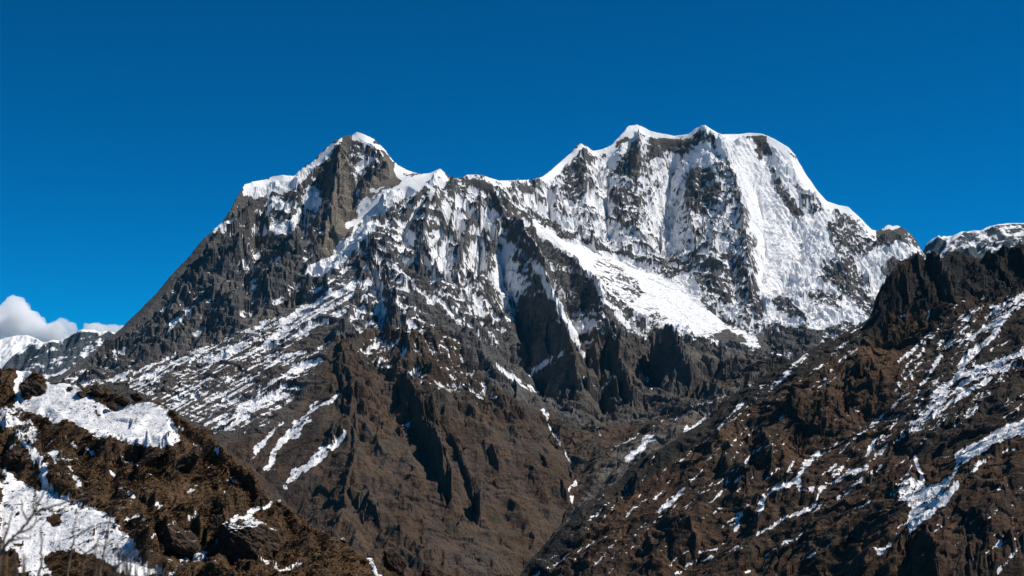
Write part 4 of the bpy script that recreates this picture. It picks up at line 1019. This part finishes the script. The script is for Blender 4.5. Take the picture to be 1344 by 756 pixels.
def boulder(px, py, wpx, hpx_, depth, tilt, seed, snowcap, label, group='boulders on the hillside', sunk=0.3):
    Yh = Hh.hit(px, py) or 250.0
    x, y, z = at(px, py, Yh)
    s = K * Yh
    W, D, Z = wpx * s / 2, depth * s / 2, hpx_ * s / 2
    bm = bmesh.new(); bmesh.ops.create_icosphere(bm, subdivisions=5, radius=1.0)
    rr = random.Random(seed)
    planes = [(Vector((rr.gauss(0, 1), rr.gauss(0, 1), rr.gauss(0, 0.8))).normalized(), rr.uniform(0.55, 0.9)) for _ in range(13)]
    ct, st = math.cos(tilt), math.sin(tilt)
    off = Vector((seed * 3.1, seed * 1.7, 0))
    for v in bm.verts:
        p = v.co.copy()
        for n, d in planes:
            e = p.dot(n) - d
            if e > 0: p -= n * e * 0.92
        p *= 1 + 0.16 * mnoise.fractal(p * 1.6 + off, 0.6, 2.0, 5) + 0.05 * mnoise.fractal(p * 6 + off, 0.6, 2.0, 4)
        q = Vector((p.x * W, p.y * D, p.z * Z))
        v.co = (q.x * ct - q.z * st, q.y, q.x * st + q.z * ct)
    bm.normal_update()
    me = bpy.data.meshes.new('boulder')
    vals = [snowcap - 0.5 + 1.1 * (v.normal.z - 0.45) if snowcap > 0 else -1 for v in bm.verts]
    bm.to_mesh(me); bm.free()
    at_ = me.attributes.new('snow', 'FLOAT', 'POINT'); at_.data.foreach_set('value', np.array(vals, np.float32))
    me.materials.append(M_ROCK)
    o = bpy.data.objects.new('boulder', me); COL.objects.link(o)
    o.location = (x, y, z - Z * sunk * 0.3)
    tag(o, label, 'boulder', group=group)
for args in [
    (45, 512, 40, 26, 40, -0.45, 3, 0.0, 'large dark brown mound of rock right of the narrow snow tongue on the crest'),
    (5, 508, 26, 32, 34, 0.2, 5, 0.0, 'dark rock left of the narrow snow tongue, cut by the picture edge'),
    (132, 517, 38, 17, 22, -0.62, 8, 0.0, 'long reddish brown boulder leaning down right at the top of the snow patch'),
    (148, 533, 16, 11, 14, -0.2, 12, 0.0, 'small round brown boulder on the snow just below the long reddish one'),
    (110, 520, 24, 12, 16, -0.5, 14, 0.0, 'low dark rock left of the long reddish boulder, bedded in the snow'),
    (93, 511, 12, 7, 12, -0.3, 15, 0.0, 'small dark rock at the upper rim of the snow patch beside the narrow gap'),
    (165, 526, 14, 9, 12, -0.2, 17, 0.0, 'small dark rock on the crest line right of the round brown boulder'),
    (181, 521, 20, 13, 16, -0.2, 19, 0.0, 'jagged dark rock on the crest above the right end of the snow patch'),
    (517, 737, 44, 26, 26, -0.7, 23, 0.35, 'black boulder with snow on its right side at the foot of the hillside crest'),
    (562, 752, 20, 18, 18, -0.2, 29, 0.3, 'rounded black boulder lowest on the crest, at the bottom edge of the picture'),
    (452, 710, 12, 8, 10, -0.6, 31, 0.5, 'small snow tipped rock on the brown crest above the black boulder'),
    (366, 660, 10, 9, 10, -0.5, 37, 0.6, 'small snow capped rock beside the end of the snowy ledge'),
    (338, 651, 12, 18, 12, -0.6, 41, 0.0, 'narrow dark outcrop on the crest above the snowy ledge'),
    (326, 706, 98, 56, 60, -0.42, 47, 0.55, 'broad black rock outcrop with a straight snowy ledge along its top'),
    (238, 712, 74, 44, 50, -0.3, 53, 0.45, 'dark rock outcrop with a thin snow line, left of the broad snowy ledge'),
    (288, 694, 22, 36, 24, 0.15, 59, 0.3, 'narrow upright dark rock between the two big outcrops'),
    (195, 606, 66, 24, 36, 0.5, 61, 0.0, 'dark rock band just under the lower edge of the snow patch'),
    (247, 607, 50, 26, 34, 0.62, 67, 0.0, 'dark slanting rock right of the band under the snow patch'),
    (20, 602, 50, 30, 40, 0.75, 71, 0.0, 'dark brown bank of rock between the two snow strips at the left edge'),
]: boulder(*args)

# ------------------------------------------------------------------ clouds behind the far range
M_CLOUD = bpy.data.materials.new('cloud_vapour'); M_CLOUD.use_nodes = True
nt = M_CLOUD.node_tree; nt.nodes.clear()
out = N(nt, 'ShaderNodeOutputMaterial'); pv = N(nt, 'ShaderNodeVolumePrincipled')
pv.inputs['Color'].default_value = (1, 1, 1, 1); pv.inputs['Density'].default_value = 0.008; pv.inputs['Anisotropy'].default_value = 0.0
nt.links.new(pv.outputs[0], out.inputs['Volume'])
def cloud(lumps, Yc, seed, label):
    bm = bmesh.new(); rr = random.Random(seed)
    cx, cy, cz = at(lumps[0][0], lumps[0][1], Yc)
    for px, py, r in lumps:
        for k in range(7):
            a = rr.uniform(0, 6.28); d = rr.uniform(0, 0.75) * r
            q = at(px + math.cos(a) * d, py + math.sin(a) * d * 0.8, Yc)
            rad = r * K * Yc * rr.uniform(0.35, 0.75)
            ret = bmesh.ops.create_icosphere(bm, subdivisions=3, radius=rad)
            t = Vector((q[0] - cx, rr.uniform(-0.6, 0.6) * r * K * Yc, q[2] - cz))
            for v in ret['verts']: v.co += t
    me = bpy.data.meshes.new('cloud'); bm.to_mesh(me); bm.free()
    me.materials.append(M_CLOUD)
    o = bpy.data.objects.new('cloud', me); COL.objects.link(o)
    o.location = (cx, cy, cz)
    rm = o.modifiers.new('join', 'REMESH'); rm.mode = 'VOXEL'; rm.voxel_size = 24
    for sz, st_ in ((260, 150), (90, 60)):
        tx = bpy.data.textures.new('billow', 'CLOUDS'); tx.noise_scale = sz; tx.noise_depth = 3
        dm = o.modifiers.new('billow', 'DISPLACE'); dm.texture = tx; dm.strength = st_; dm.mid_level = 0.5; dm.texture_coords = 'LOCAL'
    tag(o, label, 'cloud', group='cumulus clouds over the far range')
cloud([(24, 430, 30), (-40, 420, 38), (8, 416, 24), (34, 420, 20), (54, 436, 20), (74, 434, 18), (81, 430, 13), (-100, 425, 38), (20, 450, 28), (64, 450, 22), (86, 446, 14)], 24000, 3,
      'tall white cumulus cloud at the left edge above the far snow wall')
cloud([(128, 438, 18), (100, 443, 13), (116, 437, 14), (145, 438, 15), (160, 440, 15), (182, 445, 15), (108, 450, 14), (92, 450, 12)], 25500, 9,
      'low flat white cloud between the tall cloud and the mountain slope')

# ------------------------------------------------------------------ bare bush and dry grass close to the camera
def tube(bm, pts, r0, r1, n=6):
    prev = None
    for i, p in enumerate(pts):
        p = Vector(p)
        d = (Vector(pts[min(i + 1, len(pts) - 1)]) - Vector(pts[max(i - 1, 0)])).normalized()
        a = d.orthogonal().normalized(); b = d.cross(a)
        r = r0 + (r1 - r0) * i / max(1, len(pts) - 1)
        ring = [bm.verts.new(p + (a * math.cos(t) + b * math.sin(t)) * r) for t in [2 * math.pi * k / n for k in range(n)]]
        if prev:
            for k in range(n): bm.faces.new((prev[k], prev[(k + 1) % n], ring[(k + 1) % n], ring[k]))
        prev = ring
def bend(pts, seed, amt, n=6):
    rr = random.Random(seed); out = []
    for (a, b) in zip(pts, pts[1:]):
        for i in range(n):
            t = i / n
            p = Vector(a).lerp(Vector(b), t)
            out.append(p + Vector((rr.gauss(0, amt), rr.gauss(0, amt), rr.gauss(0, amt))) if (i or a is not pts[0]) else p)
    out.append(Vector(pts[-1])); return out
def part(name, bm, mat, parent):
    me = bpy.data.meshes.new(name); bm.to_mesh(me); bm.free()
    for p in me.polygons: p.use_smooth = True
    me.materials.append(mat)
    o = bpy.data.objects.new(name, me); COL.objects.link(o); o.parent = parent
    o.matrix_parent_inverse = parent.matrix_world.inverted() if parent else o.matrix_parent_inverse
    return o
def bark(name, a, b):
    m = bpy.data.materials.new(name); m.use_nodes = True; nt = m.node_tree
    bs = nt.nodes['Principled BSDF']
    tc = N(nt, 'ShaderNodeTexCoord'); n = N(nt, 'ShaderNodeTexNoise', Scale=40.0, Detail=4)
    nt.links.new(tc.outputs['Object'], n.inputs['Vector'])
    nt.links.new(ramp(nt, [(0.3, a), (0.7, b)], n.outputs[0]).outputs[0], bs.inputs['Base Color'])
    bs.inputs['Roughness'].default_value = 0.85
    return m
M_TWIG = bark('twig_bark', (0.12, 0.085, 0.06), (0.26, 0.19, 0.13))
M_STRAW = bark('straw', (0.10, 0.055, 0.025), (0.26, 0.16, 0.08))
def bush(name, label, stems, twigs, Yb, root_px, seed, r=0.0022):
    gx_, _, _ = at(root_px, 756, Yb)
    e = bpy.data.objects.new(name, None); COL.objects.link(e); e.location = (gx_, Yb, -1.66)
    bpy.context.view_layer.update()
    tag(e, label, 'bush')
    for i, s in enumerate(stems + twigs):
        bm = bmesh.new(); rr = random.Random(seed + i)
        dy = rr.uniform(-0.12, 0.12)
        P3 = [Vector(at(x, y, Yb + dy)) - e.location for x, y in s]
        main = i < len(stems)
        if main: P3 = [Vector((rr.uniform(-0.03, 0.03), rr.uniform(-0.03, 0.03), 0)), P3[0].lerp(Vector((0, 0, 0)), 0.5)] + P3
        tube(bm, bend(P3, seed + i, 0.0009), r * (1.6 if main else 0.75), r * 0.45)
        me = bpy.data.meshes.new('main_stem' if main else 'twig'); bm.to_mesh(me); bm.free()
        for p in me.polygons: p.use_smooth = True
        me.materials.append(M_TWIG)
        o = bpy.data.objects.new(me.name.split('.')[0], me); COL.objects.link(o); o.parent = e
bush('bare_bush', 'bare leafless bush with blurred forking twigs at the lower left corner',
    [[(0, 730), (10, 712), (22, 701), (37, 685), (46, 671), (50, 660), (60, 642), (73, 631)], [(-10, 740), (0, 720), (8, 700), (12, 690), (16, 672)], [(50, 760), (54, 740), (55, 712), (53, 690)]],
    [[(45, 672), (62, 667), (90, 658), (112, 648), (126, 643)], [(44, 672), (45, 655), (48, 640)], [(24, 700), (40, 694), (48, 684), (58, 679)], [(62, 667), (74, 672), (86, 668)], [(36, 686), (30, 670), (28, 655)],
     [(90, 658), (104, 657), (118, 652)], [(10, 712), (26, 706), (42, 707)]], 2.7, 4, 50, 0.0028)
bush('bare_bush', 'thin pale leafless bush with arching twigs right of the forking one',
    [[(88, 760), (93, 725), (97, 708), (112, 696), (128, 688), (142, 686)], [(105, 762), (112, 727), (124, 717), (134, 702), (139, 690)], [(140, 765), (152, 748), (165, 730), (178, 716)], [(128, 765), (134, 735), (146, 668), (160, 650), (184, 643)]],
    [[(124, 717), (140, 715), (150, 706)], [(165, 730), (176, 727), (188, 722)], [(97, 708), (96, 690), (102, 676)], [(112, 727), (100, 716), (92, 712)]], 3.0, 112, 80, 0.0021)
def tuft(label, x0, x1, ytop, Yb, n, seed):
    rr = random.Random(seed); bm = bmesh.new()
    gx_, _, _ = at((x0 + x1) / 2, 756, Yb)
    for _ in range(n):
        tx = rr.uniform(x0, x1); ty = ytop + abs(rr.gauss(0, 22))
        top = Vector(at(tx, min(ty, 752), Yb + rr.uniform(-0.15, 0.15))) - Vector((gx_, Yb, -1.66))
        base = Vector((top.x * 0.45 + rr.gauss(0, 0.03), top.y * 0.5, 0))
        mid = base.lerp(top, 0.6) + Vector((rr.gauss(0, 0.02), rr.gauss(0, 0.02), 0.03))
        tube(bm, [base, base.lerp(mid, 0.5), mid, mid.lerp(top, 0.5) + Vector((rr.gauss(0, .006), 0, 0)), top], 0.0028, 0.001, 4)
    me = bpy.data.meshes.new('dry_grass_tuft'); bm.to_mesh(me); bm.free(); me.materials.append(M_STRAW)
    o = bpy.data.objects.new('dry_grass_tuft', me); COL.objects.link(o); o.location = (gx_, Yb, -1.66)
    tag(o, label, 'grass tuft', group='dry grass close to the camera')
tuft('reddish brown tuft of dry grass in the very corner at lower left', -30, 34, 722, 2.4, 60, 5)
tuft('thin dry grass tuft below the arching pale twigs', 120, 215, 712, 3.1, 46, 6)
